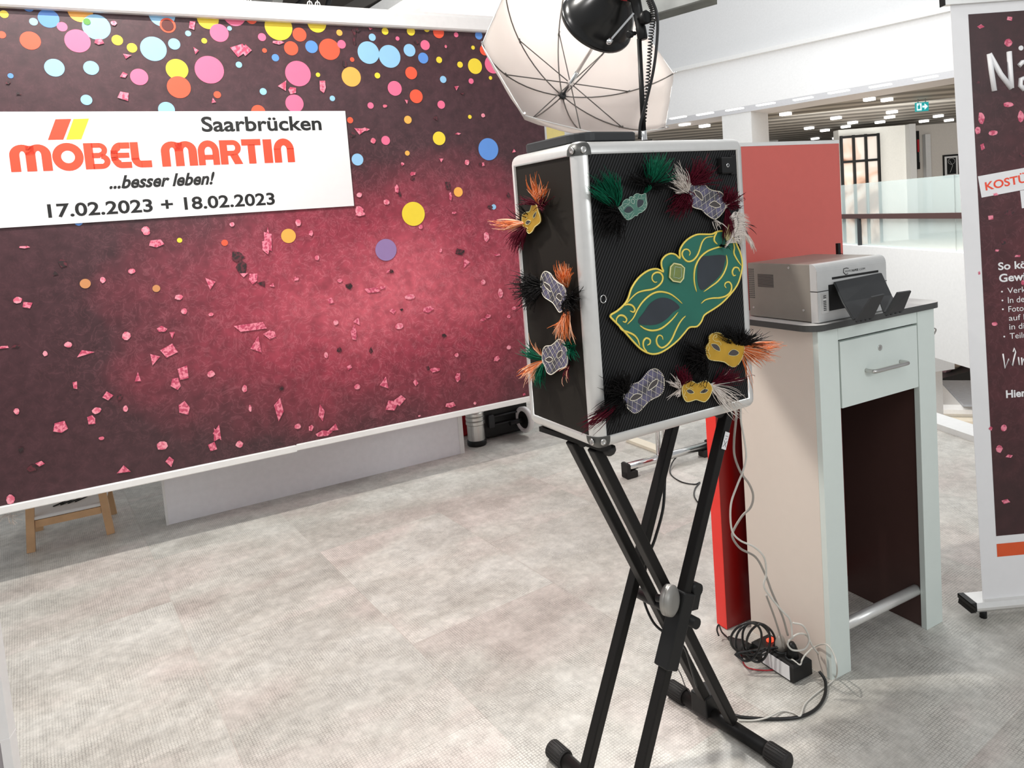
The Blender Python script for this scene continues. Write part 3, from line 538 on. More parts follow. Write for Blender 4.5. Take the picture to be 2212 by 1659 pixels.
for s in SC2.split(';'): x, y, a, b, c = s.split(','); i += 1; scrap(400+float(x)*.3436, 460+float(y)*.3436, float(a)*.3436*1.15, float(b)*.3436*1.15, c, i)
SC3 = "1430,300,60,44,s;1472,300,34,40,s;738,575,40,34,s;760,335,30,18,s;590,250,34,20,s;680,140,26,20,o;1148,150,26,30,s;1168,300,20,30,s;740,450,26,22,s;1690,515,34,40,s;1745,540,28,26,s;1925,520,26,44,s;2060,385,18,20,d;1275,605,20,26,s;2150,780,50,24,s;2145,1165,22,22,o;2145,1260,34,44,o;1385,1340,20,18,o;870,1375,36,32,o;1780,1330,24,28,o;50,495,22,14,d;110,560,24,12,d;2115,190,18,50,d;1655,255,40,14,s"
for s in SC3.split(';'): x, y, a, b, c = s.split(','); i += 1; scrap(float(x)*k1, float(y)*k1, float(a)*k1*1.3, float(b)*k1*1.3, c, i)
SC4 = "435,762,28,20,o;590,725,18,28,s;950,630,28,26,s;990,668,30,24,d;1137,828,26,26,o;955,960,30,12,s;350,1010,34,34,o;290,930,46,20,s;205,965,30,30,d;838,1145,30,30,s;1022,1165,30,34,o;1138,1178,16,24,s;1118,1180,12,20,d;635,1245,34,24,s;632,1280,30,20,d;520,1355,20,44,s;540,1390,16,30,d;885,1330,34,54,d;905,1410,18,46,s;445,1450,40,34,o;930,1525,24,14,s;1185,1485,30,24,d;560,1175,20,18,s;1360,1085,24,22,s;1320,1400,18,30,d;800,850,26,40,d;870,335,16,20,o;330,208,26,12,s;235,215,40,30,d;215,300,14,46,d;145,460,20,40,d;660,305,24,26,d"
for s in SC4.split(';'): x, y, a, b, c = s.split(','); i += 1; scrap(700+float(x)*.3014, float(y)*.3014, float(a)*.3014, float(b)*.3014, c, i)
# faint horizontal seams of the sheet
m.build('printed_sheet', mats_bd, bd, fixn=False)
# white name card printed on the sheet
m = MB(); cz1, cz2, cu1 = 1.45+(1.9543-1.45)*S_, 1.45+(1.5479-1.45)*S_, -.7431*S_
m.box(FK, uL+.02, cu1, -.0085, -.006, cz2, cz1, 0)
TO = FK.N*-.0095
def kbox(tx, x0, y0, x1, y1, bold=0, shear=0, mi=1, sc_=k1, ox=0):   # lower left pixel, upper right pixel
    a = FK.px(ox+x0*sc_, y0*sc_); b = FK.px(ox+x1*sc_, y1*sc_)
    put_text(m, tx, FK.w(a[0], 0, a[1]), FK.w(b[0], 0, a[1]), FK.w(a[0], 0, b[1]), TO, mi, bold, shear)
kbox('Saarbrücken', 1207, 790, 1912, 694, .022)
kbox('...besser leben!', 655, 1131, 1280, 1026, .03, .35)
kbox('17.02.2023 + 18.02.2023', 292, 1303, 1635, 1150, .022)
def kp(x, y): a = FK.px(x*k1, y*k1); return FK.w(a[0], -.0095, a[1])
m.poly([kp(333, 714), kp(288, 837), kp(380, 835), kp(427, 712)], 2); m.poly([kp(440, 713), kp(397, 835), kp(487, 833), kp(533, 710)], 3)
zlo = FK.px(70*k1, 1029*k1)[1]; zhi = FK.px(100*k1, 866*k1)[1]; zlo2 = FK.px(1690*k1, 971*k1)[1]; zhi2 = FK.px(1690*k1, 831*k1)[1]
def glyph(ch, x0, x1, zz=0):
    ua = FK.px(x0*k1, 930*k1)[0]; ub = FK.px(x1*k1, 930*k1)[0]; t = (x0-57)/1640; z0 = zlo+(zlo2-zlo)*t; z1 = zhi+(zhi2-zhi)*t; W = ub-ua; H = z1-z0
    P = lambda x, y: FK.w(ua+W*x, -.0095, z0+H*y)
    def rc(a, b, c, d): m.poly([P(a, b), P(c, b), P(c, d), P(a, d)], 2)
    def ring(cx, cy, rx, ry, ix, iy, a0, a1, n=14):
        for k in range(n):
            t0 = math.radians(a0+(a1-a0)*k/n); t1 = math.radians(a0+(a1-a0)*(k+1)/n)
            m.poly([P(cx+ix*math.cos(t0), cy+iy*math.sin(t0)), P(cx+rx*math.cos(t0), cy+ry*math.sin(t0)), P(cx+rx*math.cos(t1), cy+ry*math.sin(t1)), P(cx+ix*math.cos(t1), cy+iy*math.sin(t1))], 2)
    if ch == 'm':
        rc(0, 0, .24, .6); rc(.38, 0, .62, .6); rc(.76, 0, 1, .6); ring(.31, .6, .31, .4, .07, .16, 0, 180); ring(.69, .6, .31, .4, .07, .16, 0, 180); rc(.40, .78, .6, .95)
    if ch == 'O': ring(.5, .5, .5, .53, .22, .24, 0, 360, 32)
    if ch == 'B':
        rc(0, 0, .36, 1); rc(.3, .82, .62, 1); rc(.3, 0, .66, .2); rc(.3, .42, .62, .62); ring(.60, .73, .32, .27, .10, .09, -90, 90); ring(.64, .29, .36, .29, .12, .1, -90, 90)
    if ch == 'E':
        ring(.5, .5, .5, .5, .16, .2, 90, 270, 20); rc(.48, .76, .98, 1); rc(.3, .40, .92, .60); rc(.48, 0, 1, .24); rc(0.02, .3, .34, .7)
    if ch == 'L': rc(0, .3, .4, 1); ring(.5, .38, .5, .38, .10, .12, 180, 270); rc(.48, 0, 1, .27)
    if ch == 'A': rc(0, 0, .32, .55); rc(.68, 0, 1, .55); ring(.5, .55, .5, .46, .18, .2, 0, 180); rc(.3, .22, .7, .42)
    if ch == 'R': rc(0, 0, .34, 1); rc(.3, .8, .6, 1); rc(.3, .36, .6, .56); ring(.6, .68, .36, .32, .10, .12, -90, 90); m.poly([P(.42, .4), P(.62, 0), P(1, 0), P(.78, .45)], 2)
    if ch == 'T': rc(0, .76, 1, 1.02); rc(.31, 0, .69, .8)
    if ch == 'I': rc(0, 0, 1, 1)
    if ch == 'n': rc(0, 0, .36, .6); rc(.64, 0, 1, .6); ring(.5, .55, .5, .47, .14, .18, 0, 180)
for ch, a, b in [('m', 57, 308), ('O', 313, 500), ('B', 505, 657), ('E', 661, 783), ('L', 783, 903), ('m', 963, 1178), ('A', 1183, 1310), ('R', 1315, 1447), ('T', 1447, 1562), ('I', 1575, 1627), ('n', 1637, 1757)]: glyph(ch, a, b)
m.build('name_card', ['card', 'lettering', 'logo_red', 'logo_yellow'], bd, 'white printed name card with black and red lettering', fixn=False)
m = MB(); m.box(FK, uL-.03, uR+.02, -.035, .075, zt_, zt_+.075, 0, .008); m.box(FK, uL-.03, uR+.02, -.02, .09, zt_+.075, zt_+.09, 0); m.build('top_cassette', 'bar_white', bd)
um = FK.px(640, 965)[0]
m = MB(); m.box(FK, uL-.01, um, -.012, .014, zb_-.032, zb_+.003, 0, .004); m.box(FK, um, uR+.01, -.010, .016, zb_-.027, zb_+.006, 0, .004); m.build('bottom_bar', 'white_gloss', bd)
for (xa, xb, xc) in [(527, 540, 533), (673, 690, 680), (367, 372, 368)]:
    yb = {527: 20, 673: 25, 367: 8}[xa]
    u_, zz = FK.px(xb, yb); u0_, z0_ = FK.px(xa, yb)
    m = MB()
    for uu in (u0_, u_):
        m.tube([FK.w(uu, .02, zt_+.09), FK.w(uu-.0, .02, zt_+.6), FK.w(uu+.02, .02, 4.5)], .0025, 6)
        m.tube([FK.w(uu+.012*math.cos(t), .02, zt_+.105+.014*math.sin(t)) for t in [k*PI/4 for k in range(9)]], .003, 6)
    m.build('hanging_wire', 'white', bd)
# low board, stool, flask, trolley behind the backdrop
pa, pb = G(360, 1135), G(1004, 978); FW = Frame((pa.x, pa.y), math.atan2(pb.y-pa.y, pb.x-pa.x)); Lw = (pb-pa).length
pt_ = thing('low_partition', pa, FW.yaw, 'low pale grey board standing on the floor behind the backdrop', 'partition')
m = MB(); m.box(FW, .012, Lw-.03, 0, .05, 0, .62); m.build('board', 'partw', pt_)
m = MB(); m.box(FW, -.0, .012, -.004, .11, 0, .625); m.build('left_end_panel', 'white', pt_); m = MB(); m.box(FW, Lw-.03, Lw, -.004, .06, 0, .625); m.build('right_end_panel', 'white', pt_)
# stool
pa, pb = G(68, 1192), G(240, 1152); FS = Frame((pa.x, pa.y), math.atan2(pb.y-pa.y, pb.x-pa.x)); Ls = (pb-pa).length
sl = thing('wooden_stool', FS.w(Ls/2, .15, 0), FS.yaw, 'small oak stool with white seat half hidden under the backdrop', 'stool')
for (u, n, du) in [(0, 0, .02), (Ls, 0, -.02), (0, .30, .02), (Ls, .30, -.02)]:
    m = MB(); m.bar(FS.w(u, n, 0), FS.w(u+du*1.6, n+(.02 if n == 0 else -.02), .42), .035, .028, FS.N); m.build('leg', 'wood', sl)
for n in (.014, .286): m = MB(); m.box(FS, .03, Ls-.03, n-.01, n+.01, .112, .147); m.build('stretcher', 'wood', sl)
m = MB(); m.box(FS, .005, Ls-.005, .0, .3, .15, .168, 0, .004); m.build('shelf', 'white', sl)
m = MB(); m.box(FS, -.01, Ls+.01, -.02, .32, .42, .44, 0, .004); m.build('seat', 'wood', sl)
m = MB()
for k in range(7): a = FS.w(.10+.016*k, .10, .171+.004*(k % 2)); m.bar(a, a+FS.U*.05+FS.N*.05, .006, .004)
m.build('folded_scarf', 'black', None, 'black and white folded cloth lying on the stool shelf under the backdrop', 'cloth')
m = MB()
for k in range(22):
    a = G(18+U_(-10, 10), 1112+U_(-4, 4), .3); m.tube([a, a+Vector((U_(-.05, .05), U_(-.03, .03), U_(-.05, .01)))], .0015, 3)
m.build('white_fringe', 'f_white', None, 'wisp of white fringe hanging below the lower left edge of the backdrop', 'fringe')
p = G(1031, 960); fl = thing('vacuum_flask', p, 0, 'shiny steel vacuum flask with black base beside the low board', 'flask')
m = MB(); m.lathe(p, (0, 0, 1), [(0, .060), (.008, .064), (.028, .064), (.036, .060)]); m.build('base', 'black', fl)
m = MB(); m.lathe(p, (0, 0, 1), [(.036, .057), (.135, .057), (.14, .062), (.158, .062), (.162, .055), (.168, .062), (.186, .062), (.19, .055), (.196, .062), (.214, .062), (.218, .055), (.245, .056)], 32, 0, False); m.build('steel_body', 'steel', fl)
m = MB(); m.lathe(p, (0, 0, 1), [(.245, .05), (.27, .056), (.30, .05), (.31, .03)]); m.build('lid', 'black', fl)
p = G(1012, 955); m = MB(); f = Frame((p.x-.05, p.y+.12), .5); m.box(f, -.02, .09, 0, .2, 0, .42, 0, .01); m.build('red_box', 'redband', None, 'dark red box standing behind the steel flask', 'box')
p = G(1062, 948); f = Frame((p.x, p.y+.02), .50)
tr = thing('equipment_trolley', f.w(0, 0, 0), f.yaw, 'black equipment trolley case with pale wheel on the floor behind the backdrop', 'trolley')
m = MB(); m.box(f, -.06, .26, -.04, .42, .012, .52, 0, .015); m.build('case_body', 'black', tr)
m = MB(); [m.tube([f.w(-.02, -.055, z), f.w(.18, -.055, z)], .006, 8) for z in (.10, .155)]; m.box(f, -.04, .0, -.065, -.035, .085, .17, 0, .005); m.build('grab_bar', 'grey_dark', tr)
pw = D(1133, 906, 4.68); m = MB(); ax = Vector((-.80, -.60, 0))
m.lathe(pw-ax*.02, ax, [(0, .072), (.004, .084), (.03, .087), (.036, .080), (.036, .060), (.01, .055)], 36, 0, True, False); m.build('wheel', 'bar_white', tr)
m = MB(); m.lathe(pw-ax*.018, ax, [(0, .060), (.025, .060)], 24); m.tube([pw+ax*.12, pw-ax*.02], .015, 8); m.build('wheel_hub', 'black', tr)
m = MB(); m.box(f, .2, .36, .14, .5, .33, .5, 0, .02); m.build('bag_flap', 'navy', tr)
# yellow board seen between backdrop and umbrella
a = D(1174, 240, 5.6); f = Frame((a.x, 5.6), .3); yb_ = thing('yellow_board', f.w(0, 0, 0), .3, 'pale yellow board with white edge standing behind the right end of the backdrop', 'board')
m = MB(); m.box(f, .012, .16, 0, .02, .02, 2.3); m.build('panel', 'yellowp', yb_); m = MB(); m.box(f, 0, .012, -.004, .024, 0, 2.3); m.box(f, .16, .17, -.004, .024, 0, 2.3); m.build('edge_strip', 'white', yb_)
# left foreground panel
fl_ = Frame((G(60, 2000).x, G(60, 2000).y), math.radians(205)); pe = D(38, 1659, 1.3)
f = Frame((pe.x-.005, 1.3), math.radians(14)); lb_ = thing('exhibition_wall', f.w(-.3, 0, 0), f.yaw, 'grey mauve display panel with white edge strip at the left border of the photo', 'panel')
m = MB(); m.box(f, -.7, -.016, 0, .02, .01, 1.9); m.build('panel_board', 'grey_mauve', lb_)
m = MB(); m.box(f, -.016, 0, -.004, .024, 0, 1.9, 0, .002); m.box(f, -.0165, .0005, -.0045, .0245, .535, .54); m.build('edge_strip', 'bar_white', lb_)
# ================================================================== FLIGHT CASE
CS = .84
FB = Frame((.1851*CS, 1.8176*CS), .5125)
cw, cdp, cz0, cz1_ = .5936*CS, .3494*CS, 1.45+(.828-1.45)*CS, 1.45+(1.6248-1.45)*CS
ce = .035*CS
case = thing('flight_case', FB.w(cw/2, cdp/2, cz0), FB.yaw, 'black flight case with rounded aluminium edges standing on the black X stand', 'case')
def rounded_case(grow, r):
    bm = bmesh.new(); bmesh.ops.create_cube(bm, size=1)
    for v in bm.verts: v.co = Vector((v.co.x*(cw+2*grow), v.co.y*(cdp+2*grow), (v.co.z)*(cz1_-cz0+2*grow)+(cz1_-cz0)/2))
    bmesh.ops.bevel(bm, geom=list(bm.edges), offset=r, segments=5, profile=.5, affect='EDGES'); return bm
def bm_obj(bm, name, mats, parent, label=None, smooth=False):
    me = bpy.data.meshes.new(name); 
    for p in bm.faces: p.smooth = smooth
    bm.to_mesh(me); bm.free(); o = bpy.data.objects.new(name, me); C.objects.link(o); o.parent = parent
    for mm in mats: me.materials.append(M[mm])
    WM[o.name] = WM[parent.name]; 
    if label: o['label'] = label
    return o
bm = rounded_case(0, .024)
big = [f for f in bm.faces if f.calc_area() > .08]
bmesh.ops.inset_region(bm, faces=big, thickness=ce-.024, depth=0)
r_ = bmesh.ops.inset_region(bm, faces=big, thickness=.0015, depth=-.007)
bmesh.ops.delete(bm, geom=big, context='FACES')
for f in bm.faces: f.smooth = False
me_smooth = [f for f in bm.faces]
o = bm_obj(bm, 'edge_frame', ['alu'], case, 'rounded brushed aluminium edge frame')
for p in o.data.polygons: p.use_smooth = p.area < .02 and p.area > 0
e = ce-.002
m = MB(); m.box(FB, e, cw-e, .004, .012, cz0+e, cz1_-e); m.build('front_panel', 'carbon', case, 'black front panel with diagonal woven pattern')
m = MB(); m.box(FB, .004, .012, e, cdp-e, cz0+e, cz1_-e); m.build('side_panel', 'blackm', case)
m = MB(); m.box(FB, cw-.012, cw-.004, e, cdp-e, cz0+e, cz1_-e); m.build('side_panel', 'blackm', case)
m = MB(); m.box(FB, e, cw-e, cdp-.012, cdp-.004, cz0+e, cz1_-e); m.build('back_panel', 'blackm', case)
m = MB(); m.box(FB, e, cw-e, e, cdp-e, cz1_-.012, cz1_-.004); m.build('top_panel', 'blackm', case)
m = MB(); m.box(FB, e, cw-e, e, cdp-e, cz0+.004, cz0+.012); m.build('bottom_panel', 'blackm', case)
for sx in (-1,):
    for sz in (0, 1):
        for sy in (-1,):
            bm = rounded_case(.0012, .0252); H_ = cz1_-cz0; lim = .036
            g = lambda: list(bm.verts)+list(bm.edges)+list(bm.faces)
            bmesh.ops.bisect_plane(bm, geom=g(), plane_co=(sx*(cw/2-lim), 0, 0), plane_no=(-sx, 0, 0), clear_outer=True)
            bmesh.ops.bisect_plane(bm, geom=g(), plane_co=(0, sy*(cdp/2-lim), 0), plane_no=(0, -sy, 0), clear_outer=True)
            zc_ = (H_-.030) if sz else .030
            bmesh.ops.bisect_plane(bm, geom=g(), plane_co=(0, 0, zc_), plane_no=(0, 0, -1 if sz else 1), clear_outer=True)
            o = bm_obj(bm, 'corner_cap', ['cap'], case, smooth=True)
            if sy == -1:
                z = cz1_-.019 if sz else cz0+.019
                for a, nn in (((sx*(cw/2-.017)+cw/2, -.0012), -FB.N), ((cw/2+sx*(cw/2+.0012), .017), FB.U*sx)):
                    pp = FB.w(a[0], a[1], z); m = MB(); m.lathe(pp, nn, [(-.001, .0075), (.001, .0075), (.0018, .006), (.0018, .003), (.0005, .0022)], 16); 
                    rv = m.build('rivet', 'steel', None); 
                    inv = WM[o.name].inverted(); rv.parent = o; 
                    for v in rv.data.vertices: v.co = inv @ (WM[rv.name] @ v.co)
                    rv.location = (0, 0, 0); WM[rv.name] = WM[o.name]
# push lock and ring on the front, fixed to the door
u, z = FB.px(1566, 358); lk = MB(); u -= .003; lk.box(FB, u-.019, u+.018, -.012, .004, z-.019, z+.020, 0, .003); lk.box(FB, u+.018, u+.036, -.005, .004, z-.022, z+.023, 0, .001); o = lk.build('lock', 'black', case)
m = MB(); m.lathe(FB.w(u+.001, -.010, z), -FB.N, [(0, .005), (.002, .005), (.0025, .0035), (.0015, .0025)], 16); m.build('lock_barrel', 'chrome', o)
u, z = FB.px(1304, 646); m = MB(); m.tube([FB.w(u+.0075*math.cos(t), .001, z+.0085*math.sin(t)) for t in [k*PI/12 for k in range(25)]], .0012, 8); m.build('finger_ring', 'chrome', case)
# flat black box on the case
fbx = thing('flat_black_box', FB.w(.1, .1, cz1_), FB.yaw, 'flat black plastic box lying on top of the flight case', 'box')
m = MB(); pts = []
for (cx_, cy_, a0) in [(.205-.02, .035+.02, -90), (.205-.02, .255-.02, 0), (.03+.012, .255-.012, 90), (.03+.045, .035+.045, 180)]:
    rr = .045 if a0 == 180 else .015
    for k in range(7): t = math.radians(a0+15*k); pts.append((cx_+rr*math.cos(t), cy_+rr*math.sin(t)))
def slab(pts, f, z0, z1, b, mb):
    n = len(pts); cx_ = sum(p[0] for p in pts)/n; cy_ = sum(p[1] for p in pts)/n; vv = []; fs = []
    for z, s in ((z0, 1-b), (z0+.004, 1), (z1-.003, 1), (z1, 1-b)):
        for p in pts: vv.append(f.w(cx_+(p[0]-cx_)*s, cy_+(p[1]-cy_)*s, z))
    for j in range(3):
        for k in range(n): a = j*n+k; c = j*n+(k+1) % n; fs.append((a, c, c+n, a+n))
    fs += [tuple(range(n))[::-1], tuple(range(3*n, 4*n))]; mb.add(vv, fs)
slab(pts, FB, cz1_+.0004, cz1_+.0235, .03, m); m.build('shell', 'grey_dark', fbx)
m = MB(); a = FB.w(.0295, .225, cz1_+.011); m.lathe(a, -FB.U, [(0, .005), (.0012, .005), (.0012, .003)], 14); m.build('screw', 'steel', fbx)
# ================================================================== X STAND
FX = Frame((.302, 1.771), .612)
xs = thing('x_stand', FX.w(0, 0, 0), FX.yaw, 'black double braced X keyboard stand carrying the flight case', 'stand')
zt = .912; at, ab = .213, .209
def xleg(sg, n, name='leg'):
    a = FX.w(sg*at, n, zt); b = FX.w(-sg*ab, n, .042); m = MB(); m.bar(b, a, .0255, .027, FX.N); m.build(name, 'powder', xs, bevel=.003); return a, b
xleg(-1, -.051); xleg(-1, .027); xleg(1, -.088); xleg(1, .073)
for s in (-1, 1):
    m = MB(); m.bar(FX.w(s*at, -.092, .921), FX.w(s*at, .135, .921), .030, .012); m.build('top_bar', 'powder', xs)
    for n0 in (-.092, .0): m = MB(); m.lathe(FX.w(s*(at-.020), n0+.014, .898), (0, 0, 1), [(-.004, .006), (0, .012), (.008, .0165), (.017, .015)], 16); m.build('rubber_sleeve', 'rubber', xs)
for s, l1, l0 in ((1, -.225, .175), (-1, -.225, .215)):
    m = MB(); m.tube([FX.w(s*ab, l1+.03, .024), FX.w(s*ab, l0-.03, .024)], .019, 18); m.build('foot_bar', 'powder', xs)
    for a, b in ((l1, l1+.062), (l0, l0-.062)):
        m = MB(); p0 = FX.w(s*ab, a, .024); p1 = FX.w(s*ab, b, .024); d_ = (p1-p0); Ld = d_.length; m.lathe(p0, d_, [(0, .018), (.004, .0235), (Ld, .0235), (Ld, .02)], 20)
        for k in range(20): t = 2*PI*k/20; q = FX.U*math.cos(t)+Vector((0, 0, 1))*math.sin(t); m.bar(p0+q*.0235+d_*.1, p0+q*.0235+d_*.95, .003, .0022, q)
        m.build('foot_cap', 'rubber', xs)
# locking mechanism
ph = .455; cpt = FX.w(0, -.118, .478)
kp_ = D(1452, 1297, cpt.y-.0); 
m = MB(); ax_ = Vector((.80, -.60, .06)).normalized(); kc = D(1447, 1297, 1.668)
m.lathe(kc-ax_*.012, ax_, [(0, .030), (.002, .036), (.012, .037), (.013, .0365), (.0135, .037), (.020, .036), (.026, .027), (.0275, .02)], 36); m.build('locking_knob', 'knob_grey', xs, 'round satin steel locking knob')
m = MB(); m.tube([kc-ax_*.035, kc-ax_*.012], .009, 12); m.build('pivot_bolt', 'black', xs)
def at_leg(sg, n, z): t = (z-.042)/(zt-.042); return FX.w(-sg*ab+(sg*at+sg*ab)*t, n, z)
m = MB(); a = at_leg(1, -.088, .335); b = at_leg(1, -.088, .50); m.bar(a, b, .042, .044, FX.N); o = m.build('locking_sleeve', 'black', xs, bevel=.004)
m = MB(); b2 = at_leg(1, -.088, .495)+FX.U*.036; m.bar(b2-Vector((.012, 0, .05)), b2, .03, .03, FX.N); m.tube([b2-FX.N*.017, b2+FX.N*.017], .0165, 18); m.build('clamp_ear', 'black', xs)
m = MB(); p = at_leg(-1, .027, .42); m.tube([p-FX.N*.14, p+FX.N*.06], .014, 14); m.build('cross_pin', 'black', xs)
m = MB(); a = FX.w(ab-.02, .04, .075); m.box(FX.turn(ab, .03, 0), -.03, .03, -.02, .035, .025, .085); m.build('foot_bracket', 'black', xs, bevel=.004)
u_ = at_leg(1, -.088, .84); m = MB(); 
p0 = D(1573, 934, 1.705); p1 = D(1568, 963, 1.70)
aa = at_leg(1, -.1045, .862); bb = at_leg(1, -.1045, .822); dd = (aa-bb).normalized(); sd = dd.cross(FX.N).normalized()
m.box8([bb-sd*.009-FX.N*.0008, bb+sd*.009-FX.N*.0008, bb+sd*.009, bb-sd*.009, aa-sd*.009-FX.N*.0008, aa+sd*.009-FX.N*.0008, aa+sd*.009, aa-sd*.009], 0)
for q0, q1 in (((-.006, .006), (.006, .022)), ((.006, .006), (-.006, .022)), ((-.005, .034), (.005, .034)), ((-.003, .028), (.004, .026))):
    m.bar(bb+sd*q0[0]+dd*q0[1]-FX.N*.0012, bb+sd*q1[0]+dd*q1[1]-FX.N*.0012, .0008, .0006, FX.N, 1)
m.build('sticker', ['card', 'lettering'], xs, 'small white sticker with crossed drawing')
# ================================================================== COUNTER
FCn = Frame((.8596, 2.0372), .4792); cW, cH, lw = .5416, 1.0555, .0847
ct = thing('service_counter', FCn.w(cW/2, .16, 0), FCn.yaw, 'pale grey service counter with drawer and dark edged worktop', 'counter')
dp = .318
def lp(u0, u1, n0, n1, z0, z1, name, mt, lb=None, bev=.0012):
    m = MB(); m.box(FCn, u0, u1, n0, n1, z0, z1); return m.build(name, mt, ct, lb, bevel=bev)
lp(0, .018, .019, dp, 0, cH, 'side_panel', 'counter_side'); lp(cW-.018, cW, .019, dp, 0, cH, 'side_panel', 'counter_side')
lp(.018, lw-.006, .019, dp-.02, .0, cH, 'inner_panel', 'cheek', 'dark brown inner cheek'); lp(cW-lw+.006, cW-.018, .019, dp-.02, 0, cH, 'inner_panel', 'cheek', 'dark brown inner cheek')
lp(0, lw, 0, .019, 0, cH, 'front_post', 'counter'); lp(cW-lw, cW, 0, .019, 0, cH, 'front_post', 'counter')
lp(lw, cW-lw, dp-.02, dp, .13, cH, 'back_panel', 'brown', 'dark brown back board')
lp(lw+.0015, cW-lw-.0015, .001, .02, 1.0175, cH, 'top_rail', 'counter')
lp(lw-.004, cW-lw+.004, .022, dp-.02, .82, 1.05, 'drawer_box', 'black', 'drawer carcass, blackened as gap shade')  # black colour stands in for shade inside the drawer gaps
m = MB(); m.box(FCn, lw+.0075, cW-lw-.0045, .000, .019, .8126, 1.0110); drw = m.build('drawer_front', 'counter', ct, bevel=.0012)
def sub(mb, name, mt, par, lb=None, **k): return mb.build(name, mt, par, lb, **k)
a = FCn.px(1871, 798); b = FCn.px(1945, 783); m = MB(); zh = (a[1]+b[1])/2
m.tube(catmull([FCn.w(a[0], 0, zh), FCn.w(a[0], -.018, zh), FCn.w(a[0]+.010, -.028, zh), FCn.w((a[0]+b[0])/2, -.028, zh), FCn.w(b[0]-.010, -.028, zh), FCn.w(b[0], -.018, zh), FCn.w(b[0], 0, zh)], 5), .0062, 12); sub(m, 'bow_handle', 'steel', drw)
a = FCn.px(1901, 751); m = MB(); m.lathe(FCn.w(a[0], 0, a[1]), -FCn.N, [(0, .009), (.0015, .009), (.002, .007), (.001, .005)], 20); m.box(FCn, a[0]-.001, a[0]+.001, -.003, 0, a[1]-.004, a[1]+.004); sub(m, 'keyhole', 'steel', drw)
# foot rail
RZ = FCn.px(1838, 1343, .035)[1]
m = MB(); m.tube([FCn.w(lw-.005, .035, RZ), FCn.w(cW-lw+.005, .035, RZ)], .017, 20); m.build('foot_rail', 'alu', ct, 'satin steel foot rail')
# worktop with rounded corners
m = MB(); P = []
uA, uB, nA, nB = -.030, cW+.040, -.010, .36; rr = .048
for (cx_, cy_, a0) in [(uB-rr, nA+rr, -90), (uB-rr, nB-rr, 0), (uA+rr, nB-rr, 90), (uA+rr, nA+rr, 180)]:
    for k in range(9): t = math.radians(a0+90*k/8); P.append((cx_+rr*math.cos(t), cy_+rr*math.sin(t)))
n = len(P); zt0, zt1 = cH+.0, cH+.0185
m.add([FCn.w(p[0], p[1], zt0) for p in P]+[FCn.w(p[0], p[1], zt1) for p in P], [(k, (k+1) % n, (k+1) % n+n, k+n) for k in range(n)]+[tuple(range(n))[::-1]], 0)
m.add([FCn.w(p[0], p[1], zt1) for p in P], [tuple(range(n))], 1); m.build('worktop', ['slab_edge', 'slab'], ct, 'pale worktop with dark edge')
m = MB(); a = D(2016, 708, 2.5); m.tube(catmull([a, D(2022, 712, 2.5), D(2018, 722, 2.5)], 4), .0025, 6); m.build('cable_clip', 'grey_soft', ct)
# ================================================================== PRINTER
zp = cH+.0187
pc = G(1769.3, 699.8, zp); FP = Frame((pc.x, pc.y), .4792); pw_, pd, pht = .305, .262, .1715
pr = thing('photo_printer', FP.w(pw_/2, pd/2, zp), FP.yaw, 'grey photo printer with silver front and open black output tray on the counter', 'printer')
m = MB(); m.box(FP, .0, pw_, .024, pd, zp+.002, zp+pht); m.build('housing', 'print_metal', pr, 'grey beige metal housing', bevel=.002)
# silver front with rounded upper edge
m = MB(); prof = [(.024, 0), (.024, pht+.001)]+[(.022-.022*math.sin(t), pht+.001-.022+.022*math.cos(t)) for t in [k*PI/12 for k in range(1, 7)]]+[(0, .003)]
def pp_(u, q): return FP.w(u, q[0], zp+q[1])
opu0, opu1, opz0, opz1 = .045, .262, .032, .108
nP = len(prof)
m.add([pp_(-.0015, q) for q in prof]+[pp_(pw_+.0015, q) for q in prof], [tuple(range(nP)), tuple(range(2*nP-1, nP-1, -1))]+[(k, k+nP, (k+1) % nP+nP, (k+1) % nP) for k in range(nP-1)]+[], 0)
m.add([FP.w(-.0015, 0, zp+.003), FP.w(-.0015, .024, zp), FP.w(pw_+.0015, .024, zp), FP.w(pw_+.0015, 0, zp+.003)], [(0, 1, 2, 3)], 0)
# front skin with opening
m.box(FP, -.0015, pw_+.0015, -.0005, .001, zp+opz1, zp+pht-.021); m.box(FP, -.0015, pw_+.0015, -.0005, .001, zp+.003, zp+opz0); m.box(FP, -.0015, opu0, -.0005, .001, zp+opz0, zp+opz1); m.box(FP, opu1, pw_+.0015, -.0005, .001, zp+opz0, zp+opz1)
m.build('front_cover', 'print_silver', pr, 'silver plastic front cover')
m = MB(); m.box(FP, opu0, opu1, -.0012, .0005, zp+opz0, zp+opz1); m.build('tray_opening', 'black', pr)
m = MB(); m.box(FP, -.0022, opu0, -.0012, .024, zp+.0915, zp+.0935); m.build('front_seam', 'black', pr); m = MB(); m.box(FP, opu1, pw_+.0022, -.0012, .024, zp+.0915, zp+.0935); m.build('front_seam', 'black', pr)
m = MB(); m.box(FP, .062, .268, -.0018, .001, zp+.122, zp+.1285); m.build('paper_slot', 'black', pr)
m = MB(); m.box(FP, .010, .040, -.0022, 0, zp+.028, zp+.087); 
for k in range(9): m.box(FP, .020, .031, -.0030, -.0022, zp+.036+k*.0052, zp+.038+k*.0052, 1 if k != 6 else 2)
m.build('indicator_strip', ['alu', 'black', 'white'], pr)
m = MB()
for k in range(12): m.box(FP, -.0012, .0005, .16, .222, zp+.098+k*.0034, zp+.0992+k*.0034)
for r_i in range(16):
    for c_i in range(4): m.box(FP, -.0010, .0005, .238+c_i*.006, .2405+c_i*.006, zp+.06+r_i*.006, zp+.0630+r_i*.006)
m.build('vent_grille', 'grey_dark', pr)
